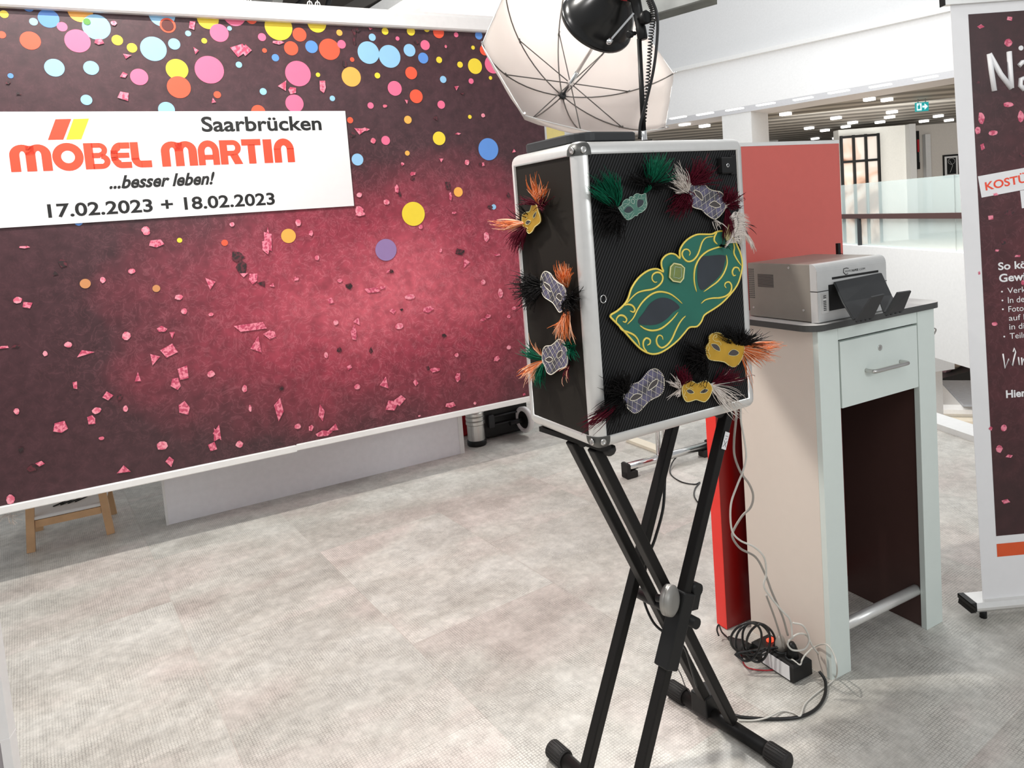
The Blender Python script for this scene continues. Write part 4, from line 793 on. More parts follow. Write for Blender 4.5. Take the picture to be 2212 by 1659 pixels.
for (n_, z_) in ((.022+.03, .035), (.245, .03), (.10, .16)):
    m = MB(); m.lathe(FP.w(0, n_, zp+z_), -FP.U, [(0, .004), (.0012, .004), (.0018, .0025), (.0008, .0012)], 14); m.build('screw', 'steel', pr)
# lettering FOTOLUTZ.COM with bracket mark on the front
m = MB(); zl0, zl1 = zp+.1365, zp+.1425; T_ = -FP.N*.0012
def ptx(tx, u0, u1, z0, z1, bold=0, mi=0): put_text(m, tx, FP.w(u0, 0, z0), FP.w(u1, 0, z0), FP.w(u0, 0, z1), T_, mi, bold)
ptx('FOTO', .121, .150, zl0, zl1); ptx('LUTZ', .1515, .178, zl0, zl1, .05); ptx('.COM', .1795, .208, zl0, zl1)
m.tube([FP.w(.134, -.0012, zp+.1475), FP.w(.126, -.0012, zp+.1495), FP.w(.113, -.0012, zp+.148), FP.w(.112, -.0012, zp+.1375), FP.w(.121, -.0012, zp+.1305), FP.w(.131, -.0012, zp+.1320)], .0011, 6)
m.build('maker_lettering', 'lettering', pr, fixn=False)
# black output tray: sloping ramp with two paddles
def tq(x, y, n): a = FP.px(x, y, n); return FP.w(a[0], n, a[1])
def slabq(mb, A, th=.004, mi=0):
    nn = (A[1]-A[0]).cross(A[3]-A[0]).normalized()*th; mb.box8([a for a in A]+[a+nn for a in A], mi)
tray = MB(); TL, TR, ML, MR = tq(1803, 612, -.004), tq(1903, 592, -.004), tq(1822, 655, -.055), tq(1925, 640, -.055)
slabq(tray, [ML, MR, TR, TL]); slabq(tray, [tq(1844, 691, -.105), tq(1886, 681, -.105), tq(1884, 644, -.055), ML]); slabq(tray, [tq(1908, 677, -.105), tq(1942, 667, -.105), MR, tq(1896, 642, -.055)])
tray.tube([TL, ML, tq(1844, 691, -.105)], .003, 6); tray.tube([TR, MR, tq(1942, 667, -.105)], .003, 6); tray.tube([TL, TR], .004, 6)
for a_ in (.14, .27, .40, .62, .75, .88):
    p_ = TL.lerp(TR, a_); q_ = ML.lerp(MR, a_); off_ = (ML-TL).cross(TR-TL).normalized()*-.004; tray.tube([p_.lerp(q_, .25)-off_*0, q_.lerp(p_, .02)], .0012, 4, 1)
trob = tray.build('output_tray', ['grey_dark', 'black'], pr, 'open black output tray')
for Q in ([(1846, 692), (1884, 684), (1908, 634), (1881, 640)], [(1910, 679), (1949, 669), (1966, 627), (1937, 631)]):
    m = MB(); A = [tq(*Q[0], -.108), tq(*Q[1], -.108), tq(*Q[2], -.150), tq(*Q[3], -.150)]; slabq(m, A, .0045)
    for k in range(4): m.bar(A[0].lerp(A[1], .1+.25*k)-Vector((0, 0, .003)), A[0].lerp(A[1], .2+.25*k)-Vector((0, 0, .003)), .006, .008)
    sub(m, 'stop_paddle', 'grey_dark', trob)
m = MB(); a = D(1814, 546, 2.42); m.box(Frame((a.x, a.y), .48), -.006, .006, 0, .01, zp+pht-.01, zp+pht+.03); m.tube([a, D(1821, 549, 2.42)], .001, 4); m.build('cable_plug', 'black', pr)
# ================================================================== RED PANEL
rp0 = G(1571, 1362); FRp = Frame((rp0.x, rp0.y), .4792)
rp = thing('advertising_board', FRp.w(.3, .03, 0), FRp.yaw, 'tall glossy red display board standing behind the counter and case', 'board')
m = MB(); m.box(FRp, .0006, .656, .0, .046, .004, 1.0); m.build('board_lower_shaded', 'red_shaded', rp, 'lower part of the red board, painted in its shaded tone')  # one red board; its lower shade is painted into the colour
m = MB(); m.box(FRp, .0006, .656, .0, .046, 1.0, 1.6215); m.build('board_upper_lit', 'red_lit_washed', rp, 'upper part of the red board, painted in its washed lit tone')  # stronger light on the upper part is painted as paler red
m = MB(); m.box(FRp, -.0015, .0006, .0, .046, .004, 1.6215); m.build('lit_end_face', 'red', rp, 'left end of the red board, painted in its bright lit tone')  # thin skin carrying the painted brightness of the lit end
m = MB(); m.box(FRp, -.001, .657, -.001, .047, 1.6216, 1.634); m.build('top_edge', 'white', rp)
# ================================================================== PHOTO UMBRELLA
UA = Vector((.201, 2.3, 1.812)); ua = Vector((.374, -.794, .479)).normalized(); Rr, Hh, r0 = .311, .168, 2.997
e1_ = ua.cross(Vector((0, 0, 1))).normalized(); e2_ = ua.cross(e1_)
if True:
    sgn = -1   # rim radius sign found when the tips were measured
def upt(k, t, extra=0.0):    # rib k (float), t from apex 0 to tip 1
    a = r0+k*PI/4; sc_t = [1.03, 1.05, .86, 1.0, 1.0, 1, 1, 1][int(round(k)) % 8] if abs(k-round(k)) < 1e-6 else (([1.03, 1.05, .86, 1.0, 1.0, 1, 1, 1][int(k) % 8]*(1-(k % 1)))+([1.03, 1.05, .86, 1.0, 1.0, 1, 1, 1][(int(k)+1) % 8]*(k % 1)))
    sag = 1-.075*(1-(2*abs((k % 1)-.5))**2)*t
    rr = -Rr*math.sin(t*1.12)/math.sin(1.12)*sc_t*sag; h = Hh*(1-math.cos(t*1.12))/(1-math.cos(1.12))
    return UA+ua*(h+extra)+(e1_*math.cos(a)+e2_*math.sin(a))*rr
umb = thing('photo_umbrella', (UA.x, UA.y, UA.z), 0, 'open white photo umbrella with thin metal ribs behind the studio lamp', 'umbrella')
m = MB(); NS, NT = 6, 12; vv = []; fs = []
for i in range(8*NS):
    for j in range(NT+1):
        t = j/NT; vv.append(upt(i/NS, max(t, .02), 0)+ua*(-.004+.0022*math.sin(i*2.3+j*.9)*t))
for i in range(8*NS):
    for j in range(NT): a = i*(NT+1)+j; b = ((i+1) % (8*NS))*(NT+1)+j; fs.append((a, b, b+1, a+1))
m.add(vv, fs, 0, True); cl = m.build('canopy', 'cloth', umb, fixn=False)
sm = cl.modifiers.new('thickness', 'SOLIDIFY'); sm.thickness = .0012
m = MB(); hem = [upt(i/NS, 1)-ua*.004 for i in range(8*NS+1)]; m.tube(hem, .0014, 5); m.build('hem', 'white', umb)
for k in range(8):
    m = MB(); m.tube([upt(k, t, .001) for t in [j/12 for j in range(13)]], .0020, 6); rb = m.build('rib', 'rib_metal', umb)
    m = MB(); m.tube([UA+ua*.062, upt(k, .56, .004)], .0018, 6); m.tube([upt(k, .55, .0), upt(k, .58, .005)], .003, 6); m.build('strut', 'rib_metal', umb)
    m = MB(); m.tube([upt(k, .985, .0), upt(k, 1.02, .001)], .003, 6); m.build('tip', 'chrome', umb)
m = MB(); m.tube([UA-ua*.02, UA+ua*.36], .0052, 10); m.build('shaft', 'chrome', umb)
m = MB(); m.lathe(UA-ua*.008, ua, [(0, .005), (.002, .010), (.016, .010), (.018, .006)], 16); m.build('notch', 'grey_dark', umb)
m = MB(); m.lathe(UA+ua*.055, ua, [(0, .008), (.002, .011), (.012, .011), (.014, .007), (.055, .0065)], 16); m.build('runner', 'chrome', umb)
# ================================================================== STUDIO LAMP on its pole
rc0 = D(1288, 50, 1.93); la = (ua*.90+Vector((.10, -.15, .12))).normalized()
lampo = thing('studio_lamp', D(1391, 297, 1.77), 0, 'black studio lamp with bowl reflector on a thin pole beside the umbrella', 'lamp')
m = MB(); prof = [(0, .0955), (-.003, .0975), (-.003, .0995), (.004, .1005), (.010, .099), (.011, .096), (.03, .092), (.055, .082), (.08, .067), (.10, .053), (.112, .048), (.16, .047)]
m.lathe(rc0, la, prof, 48, 0, True, False); m.lathe(rc0, la, [(.002, .0945), (.03, .0885), (.055, .078), (.08, .062), (.10, .048)], 48, 1, True, False); m.build('bowl_reflector', ['lamp_black', 'alu'], lampo, 'glossy black bowl reflector')
m = MB(); m.lathe(rc0, la, [(.075, .030), (.07, .034), (.055, .032), (.045, .018), (.042, .0)], 24); m.build('lamp_bulb', 'white', lampo)
m = MB(); m.lathe(rc0, la, [(.135, .050), (.14, .055), (.25, .055), (.27, .050), (.30, .035)], 36); m.build('lamp_body', 'lamp_black', lampo)
m = MB(); m.lathe(rc0, la, [(.126, .0535), (.134, .0535)], 36); m.build('red_ring', 'redband', lampo, 'thin red ring')
bk = D(1380, 60, 1.83)
m = MB(); m.lathe(D(1389, 86, 1.80), D(1372, -6, 1.80)-D(1389, 86, 1.80), [(0, .0105), (.004, .0125), (.03, .0125), (.032, .0115), (.075, .0125), (.095, .0125), (.1, .02), (.13, .02)], 20); m.build('tilt_bracket', 'black', lampo)
m = MB(); a = D(1380, 45, 1.80); b = D(1402, 34, 1.765); m.lathe(a, b-a, [(0, .006), (.012, .006), (.013, .015), (.030, .017), (.034, .014)], 8); m.build('tilt_knob', 'black', lampo)
m = MB(); a = D(1368, 30, 1.78); b = D(1317, 89, 1.76); dd = (b-a); m.bar(a, b, .0045, .008, (0, 1, 0)); m.lathe(b-dd*.08, dd, [(0, .003), (.002, .0065), (.012, .0065), (.016, .003)], 12); m.build('clamp_lever', 'chrome', lampo, 'bright metal clamp lever')
m = MB(); a = D(1372, 72, 1.79); b = D(1350, 76, 1.77); m.lathe(a, b-a, [(0, .005), (.012, .005), (.013, .009), (.022, .010), (.025, .007)], 10); m.build('wing_screw', 'black', lampo)
m = MB(); m.tube([D(1391, 297, 1.77), D(1381, 84, 1.80)], [.0062, .0058], 12); m.build('pole', 'black', lampo)
m = MB(); pb_ = D(1391, 297, 1.77); m.lathe(pb_-Vector((0, 0, .020)), (0, 0, 1), [(0, .012), (.012, .012), (.014, .008), (.034, .0075), (.036, .006)], 16); m.build('pole_socket', 'chrome', lampo)
m = MB(); m.bar(pb_+Vector((-.03, 0, -.012)), pb_+Vector((.018, -.01, -.012)), .014, .010); m.build('foot_clamp', 'black', lampo)
# coiled lead and thick lead running down the pole
cp_ = catmull([D(1400, -5, 1.78), D(1411, 30, 1.775), D(1406, 80, 1.775), D(1402, 140, 1.78), D(1397, 200, 1.78), D(1392, 262, 1.785)], 10); pts = []
NC = 560
for i in range(NC+1):
    t = i/NC*(len(cp_)-1); k = min(int(t), len(cp_)-2); p = cp_[k].lerp(cp_[k+1], t-k); a = i/NC*2*PI*42; d = (cp_[k+1]-cp_[k]).normalized(); x = d.cross(Vector((0, 1, 0))).normalized(); y = x.cross(d)
    rr = .0062*(1-.4*i/NC); pts.append(p+x*math.cos(a)*rr+y*math.sin(a)*rr)
m = MB(); m.tube(pts, .0017, 5); tag(m.build('coiled_lead', 'cable_black'), 'coiled black lead hanging beside the lamp pole', 'cable')
m = MB(); m.tube(catmull([D(1405, -8, 1.74), D(1419, 30, 1.74), D(1420, 80, 1.745), D(1412, 150, 1.75), D(1396, 220, 1.76), D(1384, 265, 1.765), D(1381, 300, 1.77)], 8), .0036, 8); tag(m.build('lamp_lead', 'cable_black'), 'thick smooth black lead curving down from the lamp to the case', 'cable')
# ================================================================== CARNIVAL MASKS on the case
FSd = Frame((FB.w(0, 0, 0).x, FB.w(0, 0, 0).y), FB.yaw-PI/2)      # plane of the left side face: u runs away from its near edge with a minus sign
class Face:
    # drawing plane on a case face; P(px,py,h) gives the world point h above the face
    def __init__(s, side): s.f = FSd if side else FB; s.out = -FB.U if side else -FB.N
    def P(s, x, y, h=0):
        u, z = s.f.px(x, y); return s.f.w(u, 0, z)+s.out*(h-.001)
FF, FSI = Face(0), Face(1)
def smooth_loop(pts, sub=4):
    n = len(pts); out = []
    for i in range(n):
        a, b, c, d = pts[i-1], pts[i], pts[(i+1) % n], pts[(i+2) % n]
        for k in range(sub):
            t = k/sub; out.append(tuple(.5*((2*b[j])+(c[j]-a[j])*t+(2*a[j]-5*b[j]+4*c[j]-d[j])*t*t+(-a[j]+3*b[j]-3*c[j]+d[j])*t**3) for j in (0, 1)))
    return out
def crop(pts, ox, oy, s): return [(ox+x*s, oy+y*s) for x, y in pts]
def feathers(fc, base, tips, n, cols, spread=1.0, h0=.005, h1=.030, r=.0008, curl=.25, fluffy=0):
    n = int(n*.62); r *= 1.25; curl *= 1.5; spread *= 1.35
    # a tuft: strands from a base pixel to jittered tips; cols = materials with weights
    m = MB()
    for i in range(n):
        k = U_(0, len(tips)-1); j = min(int(k), len(tips)-2) if len(tips) > 1 else 0; f = k-j
        if len(tips) > 1: tx = tips[j][0]*(1-f)+tips[j+1][0]*f; ty = tips[j][1]*(1-f)+tips[j+1][1]*f
        else: tx, ty = tips[0]
        s = U_(.45, 1.08)**.8; bx = base[0]+U_(-3, 3); by = base[1]+U_(-3, 3)
        tx += U_(-7, 7)*spread; ty += U_(-7, 7)*spread
        ex = bx+(tx-bx)*s; ey = by+(ty-by)*s; c = U_(-1, 1)*curl; mx = (bx+ex)/2-(ey-by)*c*.5; my = (by+ey)/2+(ex-bx)*c*.5; hh = U_(h0, h1)
        P = []
        for q in range(6):
            t = q/5; x = (1-t)**2*bx+2*t*(1-t)*mx+t*t*ex; y = (1-t)**2*by+2*t*(1-t)*my+t*t*ey; P.append(fc.P(x, y, .004+hh*math.sin(min(1, t*1.1)*1.5)))
        mi = random.choices(range(len(cols)), [c_[1] for c_ in cols])[0]
        m.tube(P, [r*1.1, r*1.2, r, r*.9, r*.7, r*.25], 3, mi, False)
        if fluffy:
            for q in range(fluffy):
                t = U_(.25, 1); x = (1-t)**2*bx+2*t*(1-t)*mx+t*t*ex; y = (1-t)**2*by+2*t*(1-t)*my+t*t*ey; a = U_(0, 6.28); l = U_(3, 8)
                h_ = .004+hh*math.sin(min(1, t*1.1)*1.5); m.tube([fc.P(x, y, h_), fc.P(x+l*.6*math.cos(a), y+l*.6*math.sin(a), h_+.002), fc.P(x+l*math.cos(a+.5), y+l*math.sin(a+.5), h_+.001)], [r*.8, r*.6, r*.3], 3, mi, False)
    return m, [c_[0] for c_ in cols]
def lines(fc, segs, w_, h, mi=0, m=None):
    m = m or MB()
    for s in segs: m.tube([fc.P(x, y, h) for x, y in s], w_, 5, mi)
    return m
def in_poly(x, y, P):
    c = False; j = len(P)-1
    for i in range(len(P)):
        if (P[i][1] > y) != (P[j][1] > y) and x < (P[j][0]-P[i][0])*(y-P[i][1])/(P[j][1]-P[i][1])+P[i][0]: c = not c
        j = i
    return c
def mask(name, fc, out, eyes, face, trim, label, h=.010, tw=.0012, eyem='eyed', eyetrim=None, extra=None, beads=False):
    out = smooth_loop(out, 3) if len(out) < 60 else out
    cx_ = sum(p[0] for p in out)/len(out); cy_ = sum(p[1] for p in out)/len(out); o3 = fc.P(cx_, cy_, 0)
    t = thing(name, o3, FB.yaw, label, 'mask', 'carnival masks stuck on the flight case')
    m = MB(); m.prism([fc.P(x, y, h) for x, y in out], fc.out*-.003); m.build('face', face, t)
    m = MB()
    if beads:
        L3 = [fc.P(x, y, h+.0008) for x, y in out]; L3.append(L3[0])
        for i in range(len(L3)-1):
            d = (L3[i+1]-L3[i]).length; nb = max(1, int(d/.0026))
            for q in range(nb): p = L3[i].lerp(L3[i+1], q/nb); m.lathe(p-fc.out*.0013, fc.out, [(0, .0004), (.0006, .0012), (.0014, .0013), (.0024, .0005)], 6)
    else: m.tube([fc.P(x, y, h) for x, y in out+[out[0]]], tw, 6)
    m.build('edge_trim', trim, t)
    for e in eyes:
        e = smooth_loop(e, 3); m = MB(); m.prism([fc.P(x, y, h+.0006) for x, y in e], fc.out*-.0004); 
        if eyetrim: m.tube([fc.P(x, y, h+.0008) for x, y in e+[e[0]]], tw*.7, 5, 1)
        m.build('eye_opening', [eyem, eyetrim or eyem], t)
    return t, out
def add_feathers(t, fc, specs):
    for b, tips, n, cols, kw in specs:
        m, ms = feathers(fc, b, tips, n, cols, **kw); m.build('feather_tuft', ms, t, fixn=False)
# --- the big green mask
bo = [(80, 1000), (160, 948), (240, 875), (290, 800), (330, 680), (400, 570), (480, 497), (560, 455), (640, 448), (710, 482), (690, 420), (690, 350), (735, 290), (800, 264), (860, 280), (906, 322), (905, 230), (950, 145), (1020, 80), (1110, 38), (1200, 34), (1290, 32), (1355, 2), (1440, 0), (1530, 55), (1590, 170), (1635, 280), (1652, 400), (1632, 520), (1590, 640), (1500, 760), (1400, 860), (1300, 930), (1200, 995), (1165, 1070), (1110, 1132), (1022, 1142), (960, 1210), (880, 1300), (760, 1395), (650, 1452), (550, 1455), (450, 1405), (370, 1330), (280, 1230), (180, 1120), (110, 1050)]
curls = [[(270, 860), (330, 790), (400, 730), (480, 705), (570, 690), (640, 655), (690, 600), (700, 540), (670, 495), (620, 490), (580, 520), (575, 570), (605, 605), (635, 600)],
 [(1310, 60), (1220, 75), (1170, 130), (1140, 220), (1110, 290), (1060, 345), (1000, 358), (950, 320), (930, 265), (955, 220), (1000, 215), (1028, 250), (1018, 290)],
 [(1350, 10), (1320, 60), (1315, 110), (1355, 155)],
 [(280, 1105), (350, 1030), (400, 930), (460, 840), (540, 765), (620, 725), (700, 720), (790, 745), (870, 800), (935, 860)],
 [(430, 1120), (490, 1160), (570, 1180), (660, 1165), (740, 1115), (820, 1040), (885, 960)],
 [(245, 880), (290, 868), (340, 885), (368, 930), (350, 960), (310, 945)], [(150, 1090), (150, 1040), (185, 1000), (235, 1005), (270, 1045), (255, 1080), (225, 1070)],
 [(180, 1130), (220, 1175), (290, 1200), (360, 1235), (405, 1290), (428, 1365)], [(520, 1440), (475, 1380), (470, 1310), (505, 1270), (548, 1290), (548, 1335), (515, 1355)],
 [(975, 1005), (930, 1050), (890, 1110), (850, 1190), (810, 1280), (755, 1350), (690, 1385), (640, 1350), (625, 1290), (650, 1240), (690, 1245), (705, 1290)],
 [(1105, 720), (1080, 620), (1075, 520), (1090, 420), (1140, 320), (1220, 245), (1310, 205), (1400, 180), (1455, 160), (1490, 125)], [(1460, 280), (1470, 370), (1450, 450), (1410, 530), (1350, 600), (1270, 660), (1190, 718)],
 [(1160, 858), (1210, 815), (1290, 795), (1380, 790), (1460, 765), (1510, 715), (1522, 650), (1495, 605), (1455, 610), (1440, 645), (1460, 675)], [(1620, 480), (1600, 435), (1555, 432), (1530, 480), (1545, 525), (1575, 520)], [(1540, 110), (1555, 190), (1550, 260), (1590, 340), (1640, 410)]]
beye = [[(450, 1110), (410, 1060), (480, 960), (560, 850), (680, 790), (800, 810), (905, 900), (830, 960), (740, 1050), (620, 1110)], [(1120, 420), (1160, 310), (1260, 290), (1440, 285), (1440, 380), (1400, 500), (1300, 610), (1170, 700), (1120, 600)]]
T1 = lambda L: crop(L, 1300, 500, .1808)
bm_, _o = mask('carnival_mask', FF, T1(bo), [], 'mgreen', 'gold_trim', 'big green carnival mask with gold scrolls in the middle of the case front', .008, .0023)
for e in beye: m = MB(); m.prism([FF.P(x, y, .0086) for x, y in smooth_loop(T1(e), 3)], FF.out*-.0005); m.build('painted_eye', 'eyeg', bm_)
def taper(fc, P, w_, h, mi=0, m=None):
    m = m or MB(); P3 = catmull([fc.P(x, y, h) for x, y in P], 4); n = len(P3); m.tube(P3, [w_*(.35+.65*math.sin(PI*min(1, (i+1)/n*1.0))**.6) if 0 < i < n-1 else w_*.25 for i in range(n)], 5, mi); return m
m = MB()
for c_ in curls: taper(FF, T1(c_), .0024, .0086, 0, m)
m.build('gold_scrollwork', 'gold_trim', bm_)
g1 = T1([(820, 380), (900, 395), (945, 435), (932, 560), (895, 605), (810, 590), (768, 545), (780, 420)]); g2 = T1([(830, 420), (905, 432), (910, 540), (880, 560), (815, 545)])
m = MB(); m.prism([FF.P(x, y, .013) for x, y in g1], FF.out*-.006); m.tube([FF.P(x, y, .013) for x, y in g1+[g1[0]]], .0016, 6, 1); m.tube([FF.P(x, y, .0135) for x, y in g2+[g2[0]]], .0007, 5, 2); m.build('green_gem', ['gem', 'goldp', 'palegreen'], bm_, 'faceted olive gem')
add_feathers(bm_, FF, [((1600, 480), [(1626, 486), (1620, 520), (1612, 560)], 9, [('f_black', 1), ('f_maroon', .5)], dict(spread=.6, curl=.15))])
# --- the small pale green mask (same drawing, smaller)
def aff(src, dst):
    (x0, y0), (x1, y1), (x2, y2) = src; det = (x1-x0)*(y2-y0)-(x2-x0)*(y1-y0)
    def f(p):
        a = ((p[0]-x0)*(y2-y0)-(x2-x0)*(p[1]-y0))/det; b = ((x1-x0)*(p[1]-y0)-(p[0]-x0)*(y1-y0))/det
        return tuple(dst[0][j]+a*(dst[1][j]-dst[0][j])+b*(dst[2][j]-dst[0][j]) for j in (0, 1))
    return f
af = aff([(80, 1000), (855, 490), (600, 1460)], [(780, 1158), (1083, 1030), (970, 1415)])
T2 = lambda L: crop([af(p) for p in L], 1250, 330, .10246)
so = [p for p in bo]; so[22:26] = [(1355, 20), (1450, -40), (1560, -80), (1600, 140)]
sm_, _o = mask('carnival_mask', FF, T2(so), [], 'mgreen2', 'palegreen', 'small pale green carnival mask with green plumes at the upper left of the case front', .010, .0006)
for e in beye: m = MB(); m.prism([FF.P(x, y, .0105) for x, y in smooth_loop(T2(e), 3)], FF.out*-.0004); m.build('painted_eye', 'eyeg', sm_)
m = MB()
for c_ in curls: taper(FF, T2(c_), .0005, .0105, 0, m)
gg = T2([(820, 380), (900, 395), (945, 435), (932, 560), (895, 605), (810, 590), (768, 545), (780, 420)]); m.tube([FF.P(x, y, .0108) for x, y in gg+[gg[0]]], .0008, 5); m.build('scrollwork', 'palegreen', sm_)
BL_ = [('f_black', 1)]; GR = [('f_green', 1), ('f_black', .12)]; OR = [('f_orange', 1), ('f_peach', .45)]; MA = [('f_maroon', 1)]; WH = [('f_white', 1)]
add_feathers(sm_, FF, [((1330, 450), [(1264, 398), (1280, 380), (1300, 372), (1320, 372)], 260, GR, dict(spread=1.2)), ((1330, 452), [(1275, 420), (1266, 405), (1262, 412)], 120, GR, dict(spread=1)),
 ((1332, 455), [(1285, 440), (1282, 490), (1300, 510), (1330, 520)], 220, BL_, dict(spread=1.5, fluffy=2, r=.0009)),
 ((1398, 402), [(1378, 343), (1400, 338), (1425, 338), (1446, 350)], 260, GR, dict(spread=1.3)), ((1398, 398), [(1440, 370), (1448, 385)], 60, GR, dict(spread=.8)), ((1398, 403), [(1345, 390), (1355, 378), (1440, 395), (1430, 410)], 200, BL_, dict(spread=1.4, fluffy=2, r=.0009)), ((1392, 415), [(1388, 400), (1396, 398)], 30, GR, dict(spread=.5))])
# --- harlequin masks
def harle(fc, out, eyes, label, dirs, sp, beads=True):
    t, out = mask('harlequin_mask', fc, out, eyes, 'harl', 'pearl', label, .011, .0011, 'eyed', 'pearl', beads=beads)
    m = MB(); x0 = min(p[0] for p in out); x1 = max(p[0] for p in out); y0 = min(p[1] for p in out); y1 = max(p[1] for p in out); cx_, cy_ = (x0+x1)/2, (y0+y1)/2; Rm = max(x1-x0, y1-y0)
    se = [smooth_loop(e, 3) for e in eyes]
    for a, s in zip(dirs, sp):
        d = (math.cos(math.radians(a)), math.sin(math.radians(a))); n = (-d[1], d[0]); k = -int(Rm/s)-1
        while k*s < Rm:
            run = None; q = -Rm
            while q < Rm:
                x = cx_+d[0]*q+n[0]*(k+.3)*s; y = cy_+d[1]*q+n[1]*(k+.3)*s; ok = in_poly(x, y, out) and not any(in_poly(x, y, e) for e in se)
                if ok and run is None: run = (x, y)
                if run is not None and (not ok): 
                    m.tube([fc.P(*run, .0114), fc.P(x, y, .0114)], .0004, 4); run = None
                q += 1.2
            k += 1
    m.build('lattice_lines', 'pearl', t); return t
c1_ = lambda L: crop(L, 1420, 330, .13863)
h1_ = harle(FF, c1_([(560, 425), (640, 440), (690, 500), (760, 570), (850, 600), (930, 615), (990, 680), (1020, 780), (1000, 880), (930, 980), (850, 1035), (780, 1010), (700, 950), (640, 890), (560, 870), (480, 830), (435, 760), (425, 660), (445, 560), (490, 460)]),
 [c1_([(520, 590), (600, 610), (650, 670), (655, 745), (600, 710), (550, 660)]), c1_([(755, 810), (830, 755), (900, 790), (935, 835), (870, 860), (800, 840)])], 'mauve harlequin mask with maroon and white plumes at the upper right of the case front', (-37, 82), (11.5, 10))
add_feathers(h1_, FF, [((1482, 418), [(1446, 352), (1440, 375), (1436, 395), (1445, 420)], 170, WH, dict(spread=.7)), ((1484, 400), [(1486, 350), (1510, 345), (1532, 370), (1530, 388)], 200, MA, dict(spread=1.4, fluffy=2, r=.0009)), ((1480, 415), [(1432, 440), (1435, 465), (1460, 470), (1472, 440)], 200, MA, dict(spread=1.2, fluffy=2, r=.0009)),
 ((1562, 442), [(1548, 405), (1572, 408), (1582, 430), (1580, 452)], 190, MA, dict(spread=1.2, fluffy=2, r=.0009)), ((1562, 450), [(1582, 418), (1588, 440)], 14, WH, dict(spread=.6)), ((1568, 452), [(1545, 505), (1552, 530), (1560, 520)], 90, MA, dict(spread=.6)), ((1552, 530), [(1545, 535), (1562, 538)], 20, [('f_black', 1)], dict(spread=.5)),
 ((1540, 476), [(1530, 492), (1538, 500), (1545, 496)], 16, WH, dict(spread=.5))])
m = MB()                                             # the curved ostrich plume with barbs
sp_ = [FF.P(x, y, .02) for x, y in [(1566, 520), (1572, 490), (1574, 470), (1584, 462), (1596, 470)]]; rach = catmull([FF.P(1566, 522, .014), FF.P(1572, 498, .022), FF.P(1573, 470, .026), FF.P(1580, 455, .026)], 8); m.tube(rach, .0009, 5)
for (ra, tips) in ((catmull([(1560, 525, 0), (1574, 500, 0), (1578, 480, 0), (1572, 458, 0)], 10), 1), (catmull([(1568, 512, 0), (1580, 495, 0), (1592, 505, 0), (1600, 520, 0)], 8), 0)):
    for i, q in enumerate(ra):
        for s_ in range(4):
            L_ = U_(16, 26); a_ = math.radians((-20 if tips else 40)+U_(-14, 14)+i*.8); x, y = q.x, q.y
            m.tube([FF.P(x, y, .024), FF.P(x+L_*.5*math.cos(a_), y+L_*.5*math.sin(a_)+1, .03), FF.P(x+L_*math.cos(a_), y+L_*math.sin(a_)+6, .028)], [.0006, .0005, .0002], 3, 0, False)
            if tips: L_ *= .5; m.tube([FF.P(x, y, .024), FF.P(x-L_*.7, y+U_(2, 6), .028), FF.P(x-L_, y+U_(6, 12), .024)], [.0006, .0005, .0002], 3, 0, False)
m.build('curled_plume', 'f_white', h1_, 'curled white ostrich plume', fixn=False)
gb = smooth_loop(c1_([(1035, 1115), (1075, 1125), (1090, 1180), (1070, 1250), (1080, 1310), (1020, 1370), (985, 1300), (990, 1220), (1000, 1150)]), 3); m = MB(); m.prism([FF.P(x, y, .016) for x, y in gb], FF.out*-.003); m.build('gold_tag', 'goldp', h1_)
c2_ = lambda L: crop(L, 1280, 770, .10246)
h2_ = harle(FF, c2_([(1230, 245), (1320, 270), (1400, 350), (1440, 450), (1445, 600), (1420, 720), (1340, 810), (1200, 880), (1100, 950), (1000, 1060), (920, 1140), (820, 1175), (730, 1120), (650, 1030), (600, 940), (590, 820), (640, 700), (700, 610), (800, 560), (900, 530), (980, 470), (1050, 380), (1130, 290)]),
 [c2_([(1110, 700), (1130, 600), (1200, 510), (1310, 460), (1300, 560), (1230, 630)]), c2_([(725, 895), (790, 800), (880, 765), (975, 800), (920, 860), (820, 910)])], 'mauve harlequin mask lying tilted at the lower left of the case front', (28, 94), (13, 9.8))
add_feathers(h2_, FF, [((1345, 852), [(1300, 815), (1295, 850), (1318, 800), (1345, 808)], 260, BL_, dict(spread=1.6, fluffy=2, r=.0009)), ((1345, 855), [(1300, 880), (1290, 900), (1310, 910)], 160, BL_, dict(spread=1.4, fluffy=2, r=.0009)), ((1342, 860), [(1262, 900), (1240, 915), (1262, 928)], 110, MA, dict(spread=.9, curl=.1)), ((1340, 856), [(1275, 880), (1262, 895)], 40, BL_, dict(spread=.8)), ((1300, 890), [(1238, 918), (1245, 930)], 24, [('f_maroon', 1), ('f_peach', .1)], dict(spread=.7, curl=.1))])
c3_ = lambda L: crop(L, 1120, 540, .1928)
h3_ = harle(FSI, c3_([(350, 235), (400, 260), (440, 320), (500, 370), (550, 400), (575, 470), (578, 560), (550, 650), (505, 692), (470, 650), (430, 590), (380, 555), (330, 520), (300, 460), (290, 380), (295, 300), (320, 250)]),
 [c3_([(330, 355), (380, 380), (405, 410), (410, 465), (370, 430), (340, 400)]), c3_([(468, 515), (500, 480), (530, 510), (530, 560), (500, 555)])], 'mauve harlequin mask between black and orange plumes at mid height of the case side', (-50, 68), (10, 8.5), False)
